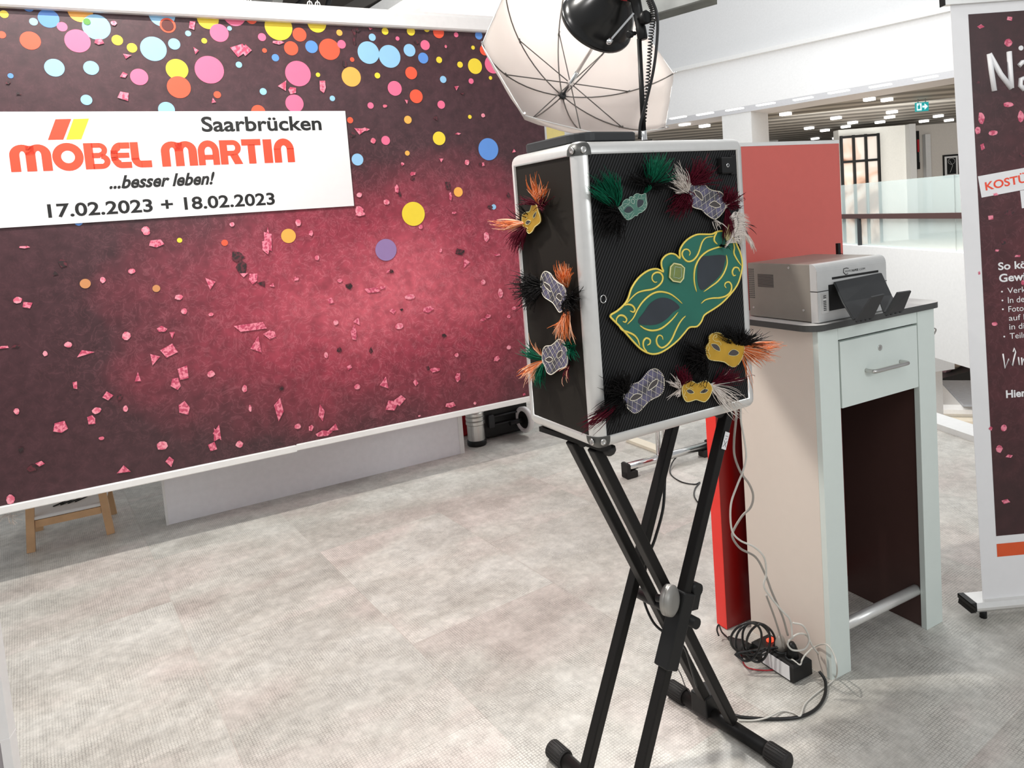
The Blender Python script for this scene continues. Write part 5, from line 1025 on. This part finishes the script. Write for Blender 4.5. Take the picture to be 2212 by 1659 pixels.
add_feathers(h3_, FSI, [((1180, 618), [(1140, 580), (1128, 610), (1134, 650), (1150, 670)], 300, BL_, dict(spread=1.6, fluffy=2, r=.0009)), ((1178, 610), [(1124, 566), (1122, 590), (1126, 655)], 30, BL_, dict(spread=1.4)), ((1228, 618), [(1219, 565), (1232, 566), (1248, 578), (1252, 590)], 150, OR, dict(spread=.8)),
 ((1234, 640), [(1262, 622), (1266, 650), (1256, 675), (1240, 680)], 200, BL_, dict(spread=1, fluffy=2, r=.0009)), ((1232, 665), [(1216, 722), (1224, 735), (1240, 730), (1256, 745)], 150, OR, dict(spread=.7)), ((1225, 690), [(1198, 704), (1206, 716)], 8, OR, dict(spread=.4))])
h4_ = harle(FSI, c3_([(490, 995), (540, 1010), (570, 1070), (590, 1150), (590, 1250), (570, 1300), (500, 1325), (440, 1370), (400, 1388), (360, 1360), (340, 1300), (310, 1240), (308, 1160), (320, 1100), (350, 1070), (400, 1065), (440, 1040)]),
 [c3_([(345, 1220), (390, 1190), (430, 1215), (400, 1250), (360, 1240)]), c3_([(485, 1205), (480, 1150), (530, 1115), (530, 1170)])], 'mauve harlequin mask with green and peach plumes lowest on the case side', (-55, 62), (9, 8), False)
OP = [('f_peach', 1), ('f_orange', .6)]
add_feathers(h4_, FSI, [((1178, 776), [(1142, 732), (1140, 750), (1143, 762)], 110, GR, dict(spread=.8)), ((1178, 774), [(1160, 712), (1170, 735)], 12, OP, dict(spread=.6)), ((1176, 778), [(1134, 798), (1140, 812), (1150, 826), (1162, 834)], 80, OP, dict(spread=.8)), ((1178, 782), [(1172, 825), (1186, 838), (1192, 830)], 90, GR, dict(spread=.6)), ((1176, 780), [(1158, 815), (1178, 822)], 40, OP, dict(spread=.6)),
 ((1238, 748), [(1232, 735), (1254, 730), (1262, 765), (1256, 782)], 130, GR, dict(spread=.8)), ((1232, 790), [(1242, 828), (1252, 822), (1214, 805)], 22, [('f_maroon', 1), ('f_peach', .3)], dict(spread=.6))])
# --- golden masks
def goldm(fc, out, eyes, label, beads, scroll):
    t, out = mask('golden_mask', fc, out, eyes, 'gold', 'goldp', label, .012, .0009, 'eyed', 'goldp', beads=beads)
    m = MB()
    for s in scroll: taper(fc, s, .0007, .0126, 0, m)
    m.build('painted_scroll', 'goldp', t); return t
c4_ = lambda L: crop(L, 1450, 690, .1266)
g1_ = goldm(FF, c4_([(720, 215), (790, 235), (850, 290), (930, 330), (1020, 340), (1100, 350), (1160, 400), (1185, 500), (1165, 600), (1120, 700), (1060, 780), (990, 800), (920, 770), (850, 720), (760, 700), (660, 690), (590, 670), (550, 610), (530, 520), (550, 440), (590, 380), (590, 290), (640, 235)]),
 [c4_([(620, 410), (700, 410), (760, 460), (770, 530), (700, 510), (650, 470)]), c4_([(910, 580), (970, 510), (1040, 510), (1095, 560), (1050, 605), (970, 610)])], 'golden mask with black and orange plumes at the lower right of the case front', True,
 [c4_([(740, 240), (680, 260), (650, 320), (690, 360), (760, 370), (790, 420), (770, 430)]), c4_([(1040, 350), (1065, 400), (1055, 460)]), c4_([(560, 420), (590, 470), (570, 540), (600, 600), (590, 650)]), c4_([(700, 240), (720, 290), (680, 300)])])
add_feathers(g1_, FF, [((1518, 772), [(1475, 722), (1470, 770), (1482, 815), (1505, 830)], 330, BL_, dict(spread=1.8, fluffy=3, r=.0009)), ((1590, 745), [(1530, 712), (1560, 705), (1600, 712), (1612, 722)], 260, BL_, dict(spread=1.6, fluffy=2, r=.0009)), ((1602, 742), [(1622, 712), (1640, 716), (1655, 735), (1650, 770)], 60, BL_, dict(spread=.9)),
 ((1600, 752), [(1640, 732), (1676, 740), (1672, 755), (1655, 772), (1635, 780)], 170, OR, dict(spread=.8, curl=.35)), ((1600, 755), [(1636, 760), (1628, 790), (1612, 775)], 120, OR, dict(spread=.8, curl=.35)), ((1600, 765), [(1604, 830), (1612, 848), (1620, 856)], 14, [('f_orange', 1), ('f_peach', .4)], dict(spread=.5, curl=.1))])
g2_ = goldm(FF, c4_([(200, 1050), (280, 1035), (350, 1065), (400, 1080), (470, 1045), (540, 1035), (600, 1080), (640, 1150), (630, 1230), (590, 1320), (520, 1390), (450, 1380), (370, 1355), (300, 1375), (210, 1390), (160, 1330), (135, 1240), (135, 1150), (160, 1090)]),
 [c4_([(200, 1200), (260, 1175), (320, 1215), (320, 1245), (250, 1250)]), c4_([(430, 1240), (470, 1190), (520, 1170), (570, 1190), (520, 1240)])], 'golden mask with long white feather strands at the bottom of the case front', False,
 [c4_([(210, 1080), (190, 1130), (230, 1160), (280, 1150), (320, 1170)]), c4_([(150, 1170), (180, 1230), (160, 1290), (200, 1310), (210, 1370)])])
add_feathers(g2_, FF, [((1467, 838), [(1432, 812), (1431, 828), (1440, 800)], 46, WH, dict(spread=.5)), ((1466, 842), [(1430, 862), (1445, 852)], 22, WH, dict(spread=.5, curl=.5)), ((1468, 832), [(1442, 798), (1462, 790), (1478, 800)], 110, MA, dict(spread=1, fluffy=1)), ((1534, 832), [(1546, 868), (1562, 890), (1580, 908), (1600, 888), (1612, 850)], 80, WH, dict(spread=.7, curl=.45)), ((1534, 832), [(1566, 902), (1592, 895), (1604, 880)], 30, WH, dict(spread=.6, curl=.4)),
 ((1534, 831), [(1565, 796), (1580, 808), (1614, 806)], 8, [('f_white', 1), ('f_peach', .5)], dict(spread=.3, curl=.15)), ((1540, 826), [(1555, 788), (1580, 800), (1598, 818)], 130, MA, dict(spread=1.1, fluffy=1))])
c5_ = lambda L: crop(L, 1140, 340, .1326)
g3_ = goldm(FSI, c5_([(170, 745), (215, 780), (240, 870), (270, 950), (275, 1040), (230, 1090), (180, 1130), (140, 1200), (90, 1235), (50, 1200), (0, 1130), (-28, 1040), (-20, 930), (40, 890), (90, 880), (115, 830), (130, 780)]),
 [c5_([(165, 985), (160, 940), (200, 885), (215, 880), (200, 950)]), c5_([(35, 1070), (60, 1020), (110, 1025), (115, 1050), (70, 1090)])], 'golden mask with orange plumes highest on the case side', False, [c5_([(20, 960), (60, 980), (30, 1000)]), c5_([(40, 1130), (70, 1150), (50, 1180), (90, 1200)])])
add_feathers(g3_, FSI, [((1172, 442), [(1157, 374), (1166, 380), (1185, 400), (1196, 402)], 130, OR, dict(spread=.8)), ((1172, 444), [(1186, 420), (1198, 422), (1196, 455)], 8, [('f_peach', 1)], dict(spread=.4, curl=.5)), ((1168, 440), [(1145, 420), (1140, 428), (1140, 440)], 60, MA, dict(spread=.8)), ((1174, 442), [(1190, 420), (1200, 440), (1190, 460)], 70, MA, dict(spread=.8, fluffy=1)),
 ((1142, 482), [(1080, 472), (1078, 482), (1088, 492), (1108, 498)], 110, [('f_peach', .8), ('f_orange', 1)], dict(spread=.6)), ((1142, 484), [(1104, 525), (1118, 545), (1132, 552), (1146, 535)], 150, MA, dict(spread=.7)), ((1140, 478), [(1104, 440), (1112, 452)], 7, BL_, dict(spread=.4)), ((1150, 470), [(1136, 425), (1128, 450)], 14, BL_, dict(spread=.5))])
# ================================================================== ROLL-UP BANNER
bL, tL = D(2123.5, 1304, 2.295), D(2052.7, 7.3, 2.365); wB = .85
FRu = Frame((bL.x, bL.y), .03)
ru = thing('roll_up_banner', FRu.w(wB/2, 0, 0), FRu.yaw, 'white and maroon roll-up banner with lettering at the right border of the photo', 'banner')
upv = (tL-bL); 
def BP(u, v, off=0): return bL+FRu.U*u+upv*v-FRu.N*off     # u metres to the right, v 0..1 upwards
def bpx(x, y):    # pixel on the leaning sheet
    nrm = FRu.U.cross(upv).normalized(); r = ray(x, y); t = (bL-Vector((0, 0, HC))).dot(nrm)/r.dot(nrm); X = Vector((0, 0, HC))+r*t-bL
    v = X.z/upv.z; return (X-upv*v).dot(FRu.U), v
m = MB(); m.box8([BP(0, 0), BP(wB, 0), BP(wB, 0, -.0008), BP(0, 0, -.0008), BP(0, 1), BP(wB, 1), BP(wB, 1, -.0008), BP(0, 1, -.0008)])
m.build('banner_sheet', 'rollwhite' if 'rollwhite' in M else 'card', ru)
pu, pv1 = bpx(2091.5, 31.2); pu2, pv0 = bpx(2152, 1158); pu_ = (pu+pu2)/2
M['ruprint'] = print_mat('maroon_banner_print', FRu, .45, 1.15, .75, .75, (.045, .014, .016), (.085, .020, .025), (.17, .032, .042), .25)
m = MB(); O1 = .0006
m.poly([BP(pu_, pv0, O1), BP(wB-pu_*.9, pv0, O1), BP(wB-pu_*.9, pv1, O1), BP(pu_, pv1, O1)], 0)
ob, ot = bpx(2153, 1203), bpx(2153, 1175); m.poly([BP(pu_, ob[1], O1), BP(wB-pu_*.9, ob[1], O1), BP(wB-pu_*.9, ot[1], O1), BP(pu_, ot[1], O1)], 1)
def rs(x, y, a, b, kind, i):
    u, v = bpx(x, y); n = 9 if kind == 'o' else 4; rot = U_(0, 6); su = a/2/680; sv = b/2/680/upv.length; m.poly([BP(u+su*U_(.8, 1.1)*math.cos(2*PI*k/n+rot), v+sv*U_(.8, 1.1)*math.sin(2*PI*k/n+rot), .0009+.00002*i) for k in range(n)], 2 if kind != 'd' else 3)
for i, s in enumerate("2118,58,18,10,s;2181,40,16,12,s;2178,92,18,18,o;2120,255,16,28,o;2178,226,24,12,o;2205,252,14,28,o;2112,282,14,18,o;2145,287,22,12,o;2122,317,12,20,s;2113,178,12,8,d;2140,470,16,14,s;2180,460,30,14,d;2207,335,16,12,d;2168,522,20,18,d;2153,541,12,6,s;2198,553,18,6,s;2209,610,8,12,o;2205,690,10,20,d;2148,700,14,10,o;2140,925,10,12,s;2168,924,14,16,o;2158,970,16,18,o;2180,985,20,8,s;2172,1083,24,12,s;2115,590,6,10,s;2150,420,14,8,s".split(';')): x, y, a, b, c = s.split(','); rs(float(x), float(y), float(a), float(b), c, i)
m.build('banner_print', ['ruprint', 'orange', 'scrap', 'scrapd'], ru, fixn=False)
def btext(mb, tx, x0, y0, x1, y1, bold=0, mi=0, full=None, off=.0016):     # lower left px, upper right px of the string
    a = bpx(x0, y0); b = bpx(x1, y1-.065*(x1-x0)); put_text(mb, tx, BP(a[0], a[1], off), BP(b[0], a[1], off), BP(a[0], b[1], off), Vector((0, 0, 0)), mi, bold)
m = MB()
def stroke(P, w_):
    P = [BP(*bpx(x, y), .0018) for x, y in P]; m.tube(P, w_, 8)
stroke([(2136, 117), (2140, 150), (2147, 197)], .0082); stroke([(2136, 117), (2160, 160), (2184, 191)], .0082); stroke([(2184, 191), (2182, 160), (2179, 112)], .0082)
a = bpx(2205, 104); 
for q in (0, .045): m.lathe(BP(a[0]+q, a[1], .0), -FRu.N, [(0, .0078), (.002, .0078)], 16)
stroke([(2200, 143), (2207, 135), (2218, 133)], .0075); stroke([(2215, 168), (2204, 172), (2203, 185), (2212, 194)], .0075); stroke([(2228, 133), (2232, 160), (2235, 192)], .0075)
btext(m, 'So kö', 2156, 584, 2217, 566, .025); btext(m, 'Gewi', 2158, 610, 2214, 591, .025)
for tx, x, yb_, xe, yt in [('Verkl', 2176, 634, 2218, 621), ('In der', 2177, 655, 2220, 641), ('Foto', 2178, 674, 2210, 661), ('auf F', 2179, 693, 2218, 680), ('in di', 2180, 712, 2212, 699), ('Teiln', 2181, 732, 2217, 719)]: btext(m, tx, x, yb_, xe, yt)
for (x, y) in ((2164, 630), (2165, 649), (2166, 668), (2169, 727)): a = bpx(x, y); m.lathe(BP(a[0], a[1], 0), -FRu.N, [(0, .0028), (.0018, .0028)], 10)
stroke([(2166, 764), (2170, 795), (2178, 775), (2186, 790), (2193, 760), (2190, 752), (2188, 760)], .0022); stroke([(2199, 771), (2201, 788)], .0022); stroke([(2206, 772), (2207, 788), (2210, 776), (2220, 772)], .0022); btext(m, 'Hier', 2173, 860, 2215, 842, .03)
m.build('white_lettering', 'card', ru, fixn=False)
m = MB(); q = [bpx(x, y) for x, y in ((2112, 381), (2120, 427), (2290, 395), (2280, 350))]; m.poly([BP(a, b, .0012) for a, b in q], 0); q = [bpx(x, y) for x, y in ((2203, 412), (2207, 450), (2290, 440), (2285, 400))]; m.poly([BP(a, b, .0011) for a, b in q], 0)
a, b, c_ = bpx(2129, 412), bpx(2240, 389), bpx(2126, 390); put_text(m, 'KOSTÜM', BP(*a, .0018), BP(*b, .0018), BP(*c_, .0018), Vector((0, 0, 0)), 1, .02)
m.build('tilted_strip', ['card', 'logo_red'], ru, 'white tilted strip with red lettering', fixn=False)
m = MB(); q = bL; a = FRu.px(2096, 1322)[0]; m.box(FRu, a, wB+.02, -.03, .06, .030, .062, 0, .012); m.build('base_cassette', 'alu', ru)
m = MB(); m.box(FRu, a-.002, a+.003, -.031, .061, .029, .063, 0, .012); m.build('end_cap', 'black', ru)
for u in (.0, .8): m = MB(); m.lathe(FRu.w(u, 0, 0), (0, 0, 1), [(0, .011), (.030, .011)], 14); m.build('foot', 'black', ru)
m = MB(); a, v_ = bpx(2037, 9); tt = upv.z; m.box8([BP(a, .997, .012), BP(wB+.02, .997, .012), BP(wB+.02, .997, -.012), BP(a, .997, -.012), BP(a, 1.018, .012), BP(wB+.02, 1.018, .012), BP(wB+.02, 1.018, -.012), BP(a, 1.018, -.012)]); m.build('top_rail', 'alu', ru)
m = MB(); m.box8([BP(a-.003, .996, .013), BP(a, .996, .013), BP(a, .996, -.013), BP(a-.003, .996, -.013), BP(a-.003, 1.019, .013), BP(a, 1.019, .013), BP(a, 1.019, -.013), BP(a-.003, 1.019, -.013)]); m.build('rail_end_cap', 'black', ru)
m = MB(); m.tube([BP(wB/2, .0, -.02), BP(wB/2, 1.0, -.02)], .008, 10); m.build('support_pole', 'alu', ru)
# ================================================================== FOLDING TABLE behind the stand
pa, pb = G(1350, 1034), G(1530, 983); FTb = Frame((pa.x, pa.y), math.atan2(pb.y-pa.y, pb.x-pa.x)); Lt = (pb-pa).length; um_ = .235
tb = thing('side_table', FTb.w(Lt/2, .1, 0), FTb.yaw, 'white topped side table on a chrome T foot behind the X stand', 'table')
m = MB(); m.tube([FTb.w(.015, 0, .06), FTb.w(Lt-.015, 0, .06)], .022, 16); m.build('foot_tube', 'chrome', tb)
for u in (.0, Lt-.05): m = MB(); m.box(FTb, u, u+.07, -.026, .026, 0, .04, 0, .004); m.box(FTb, u if u == 0 else u+.05, u+.022 if u == 0 else u+.072, -.027, .027, .0, .086, 0, .006); m.build('rubber_foot', 'rubber', tb)
for u in (um_, um_+.045): m = MB(); m.tube([FTb.w(u, 0, .06), FTb.w(u, 0, .70)], .013, 14); m.build('leg', 'chrome', tb)
m = MB(); m.box(FTb, .0, Lt, -.14, .24, .70, .72, 0, .003); m.build('table_top', 'white', tb)
m = MB(); a = G(1362, 952); b = G(1450, 985); m.bar(a+Vector((0, 0, .010)), b+Vector((0, 0, .010)), .07, .018); tag(m.build('floor_strip', 'bed'), 'cream strip lying on the floor behind the table leg', 'strip')
# ================================================================== CABLES AND POWER STRIP
def cable(pts, r, mt, name, label, group=None, sub=7):
    m = MB(); m.tube(catmull(pts, sub), r, 7); return m.build(name, mt, None, label, 'cable', group)
def gp(x, y, h=.004): return G(x, y, h)
Yc = 1.995
cable([D(x, y, Yc+.0) for x, y in [(1590, 870), (1590, 905), (1586, 950), (1587, 985), (1600, 1020), (1618, 1045), (1627, 1070), (1622, 1095), (1603, 1115), (1585, 1145)]]+[D(1583, 1162, Yc), D(1600, 1185, Yc), D(1632, 1203, Yc), D(1652, 1238, Yc), D(1668, 1280, Yc), D(1690, 1330, 2.02), D(1702, 1372, 2.05)], .0033, 'cable_grey', 'grey_cable', 'grey cable looping down from the right case corner to the power strip', 'cables hanging from the case')
cable([D(x, y, Yc-.03) for x, y in [(1600, 875), (1601, 912), (1608, 950), (1612, 985), (1606, 1015), (1592, 1050), (1580, 1085), (1578, 1120), (1583, 1150), (1600, 1168), (1630, 1182), (1651, 1205), (1655, 1240), (1650, 1265), (1665, 1290), (1690, 1320), (1707, 1340), (1712, 1380)]], .0028, 'cable_white', 'white_cable', 'whitish cable twisting down beside the grey one to the power strip', 'cables hanging from the case')
cable([D(1655, 1285, 2.0), D(1672, 1330, 2.03), D(1685, 1370, 2.06), D(1694, 1400, 2.08)], .003, 'cable_grey', 'short_grey_cable', 'short grey cable end dropping straight into the power strip')
# power strip
q0, q1 = G(1716, 1481), G(1776, 1466); FPs = Frame((q0.x, q0.y), .4792)
ps = thing('power_strip', FPs.w(.04, .06, 0), FPs.yaw+.0, 'black power strip with glowing red switch on the floor beside the counter', 'power strip')
m = MB(); m.box(FPs, -.0, .078, .0, .165, .0, .058, 0, .007); m.build('strip_body', 'black', ps)
for n_ in (.035, .080):
    m = MB(); m.lathe(FPs.w(.037, n_, .0582), (0, 0, 1), [(0, .023), (.0012, .023), (.0013, .019), (.0002, .018)], 20); m.build('socket', 'grey_dark', ps)
m = MB(); m.box(FPs, -.0012, .0, .015, .12, .008, .052); m.build('white_label', 'card', ps)
sw_ = FPs.w(.045, .128, .058); m = MB(); fs_ = Frame((sw_.x, sw_.y), FPs.yaw); m.box(fs_, -.011, .011, -.007, .007, .055, .068, 0, .003); m.build('rocker_switch', 'switch', ps, 'glowing red rocker switch')
for (x, y) in ((1712, 1425), (1700, 1410)):
    p = FPs.w(.037, .035 if x == 1712 else .080, .060); m = MB(); m.lathe(p, (0, 0, 1), [(0, .018), (.02, .017), (.035, .012), (.045, .006)], 14); tag(m.build('mains_plug', 'black' if x == 1712 else 'cable_grey'), 'black mains plug in the power strip' if x == 1712 else 'grey mains plug in the power strip', 'plug')
# black plug lying near the red panel
pg = thing('mains_plug', G(1595, 1398), .3, 'black rubber mains plug lying in front of the red panel foot', 'plug')
a, b = G(1575, 1378, .018), G(1612, 1403, .022); d = b-a; m = MB(); m.lathe(a, d, [(0, .007), (.03, .012), (.05, .02), (.075, .023), (.085, .022)], 16); m.build('plug_body', 'rubber', pg)
m = MB(); m.lathe(a+d.normalized()*.085, d, [(0, .021), (.004, .024), (.018, .024), (.02, .019)], 16); m.build('socket_ring', 'black', pg)
# coil of black cable
coil = [G(1612, 1408, .03), G(1590, 1412, .01)]
for i in range(72):
    t = i/72*2*PI*4.1; k_ = i/72; rx = 40+9*math.sin(t*.37+1); ry = 38+8*math.cos(t*.51)
    x_ = 1627+14*math.sin(k_*5)+rx*math.cos(t+2.2)*.95+6*math.sin(t+.5); y_ = 1386+ry*math.sin(t+2.2)-4*k_; coil.append(D(x_, y_, 2.105+.022*math.sin(t*.5)+.012*k_*math.cos(3*k_)))
coil += [D(1684, 1398, 2.11), G(1696, 1405, .06)]
cable(coil, .0036, 'cable_black', 'coiled_black_cable', 'loosely coiled black cable on the floor before the counter side', sub=3)
cable([G(1553, 1374, .02), D(1549, 1360, 2.28), D(1553, 1350, 2.28), G(1560, 1366, .012), G(1575, 1380, .012), G(1585, 1390, .015)], .0028, 'cable_black', 'plug_lead', 'thin black lead curling around the foot of the red panel')
cable([G(1600, 1412, .004), G(1612, 1440, .004), G(1650, 1448, .004), G(1690, 1444, .004)], .002, 'redband', 'thin_red_lead', 'thin dark red lead lying in front of the coiled cable')
cable([G(1770, 1450, .03), G(1783, 1472, .012), G(1781, 1505, .006), G(1762, 1532, .005), G(1728, 1548, .005), G(1680, 1553, .005), G(1625, 1551, .005), G(1588, 1545, .005), G(1560, 1525, .005)], .0045, 'cable_black', 'supply_cable', 'thick black supply cable curving over the floor from the power strip to the stand foot')
cable([G(1694, 1420, .05), G(1712, 1425, .06), G(1728, 1436, .055), G(1733, 1425, .06), G(1742, 1412, .075), G(1762, 1396, .085), D(1785, 1392, 2.01), D(1800, 1410, 1.99), D(1808, 1438, 1.965), G(1806, 1462, .01), G(1790, 1478, .004), G(1760, 1500, .004), G(1738, 1522, .004), G(1729, 1546, .010), G(1714, 1540, .004), G(1690, 1536, .004), G(1660, 1549, .01), G(1630, 1556, .004), G(1595, 1556, .004)], .0024, 'cable_white', 'white_floor_cable', 'thin white cable arching from the power strip over the black supply cable')
cable([D(1712, 1345, 2.05), D(1735, 1352, 2.05), D(1748, 1380, 2.05), D(1738, 1402, 2.05), D(1712, 1404, 2.05), D(1702, 1388, 2.05), D(1722, 1370, 2.05), D(1742, 1372, 2.06), D(1755, 1395, 2.06), D(1768, 1412, 2.07)], .0028, 'cable_white', 'looped_cable', 'pale cable looping above the red switch of the power strip')
cable([D(1457, 880, 1.93), D(1440, 940, 1.93), D(1436, 1040, 1.92), D(1432, 1100, 1.9), D(1416, 1160, 1.88), D(1405, 1190, 1.87), D(1395, 1225, 1.865), D(1390, 1262, 1.86)], .0042, 'cable_black', 'rear_cable', 'black cable running down along the rear leg of the X stand')
cable([D(1390, 1262, 1.86), D(1392, 1300, 1.86), D(1412, 1345, 1.84), D(1440, 1370, 1.82), D(1465, 1385, 1.80), D(1482, 1405, 1.80), D(1494, 1445, 1.80), D(1506, 1485, 1.80)], .0036, 'cable_black', 'stand_cable', 'black cable hanging through the crossing of the X stand')
cable([D(1452, 1425, 1.95), G(1470, 1455, .06), G(1482, 1485, .04), G(1498, 1502, .06), G(1530, 1535, .035), G(1575, 1548, .01)], .0016, 'cable_black', 'thin_lead', 'thin dark lead running along the rear foot bar of the stand')
cable([G(1478, 975, .06), G(1455, 995, .03), G(1448, 1022, .004), G(1470, 1040, .004), G(1500, 1046, .004), G(1512, 1042, .004), G(1502, 1055, .004), G(1500, 1072, .004), G(1512, 1090, .004), G(1530, 1105, .004)], .0035, 'cable_black', 'table_cable', 'thin black cable on the floor under the side table')
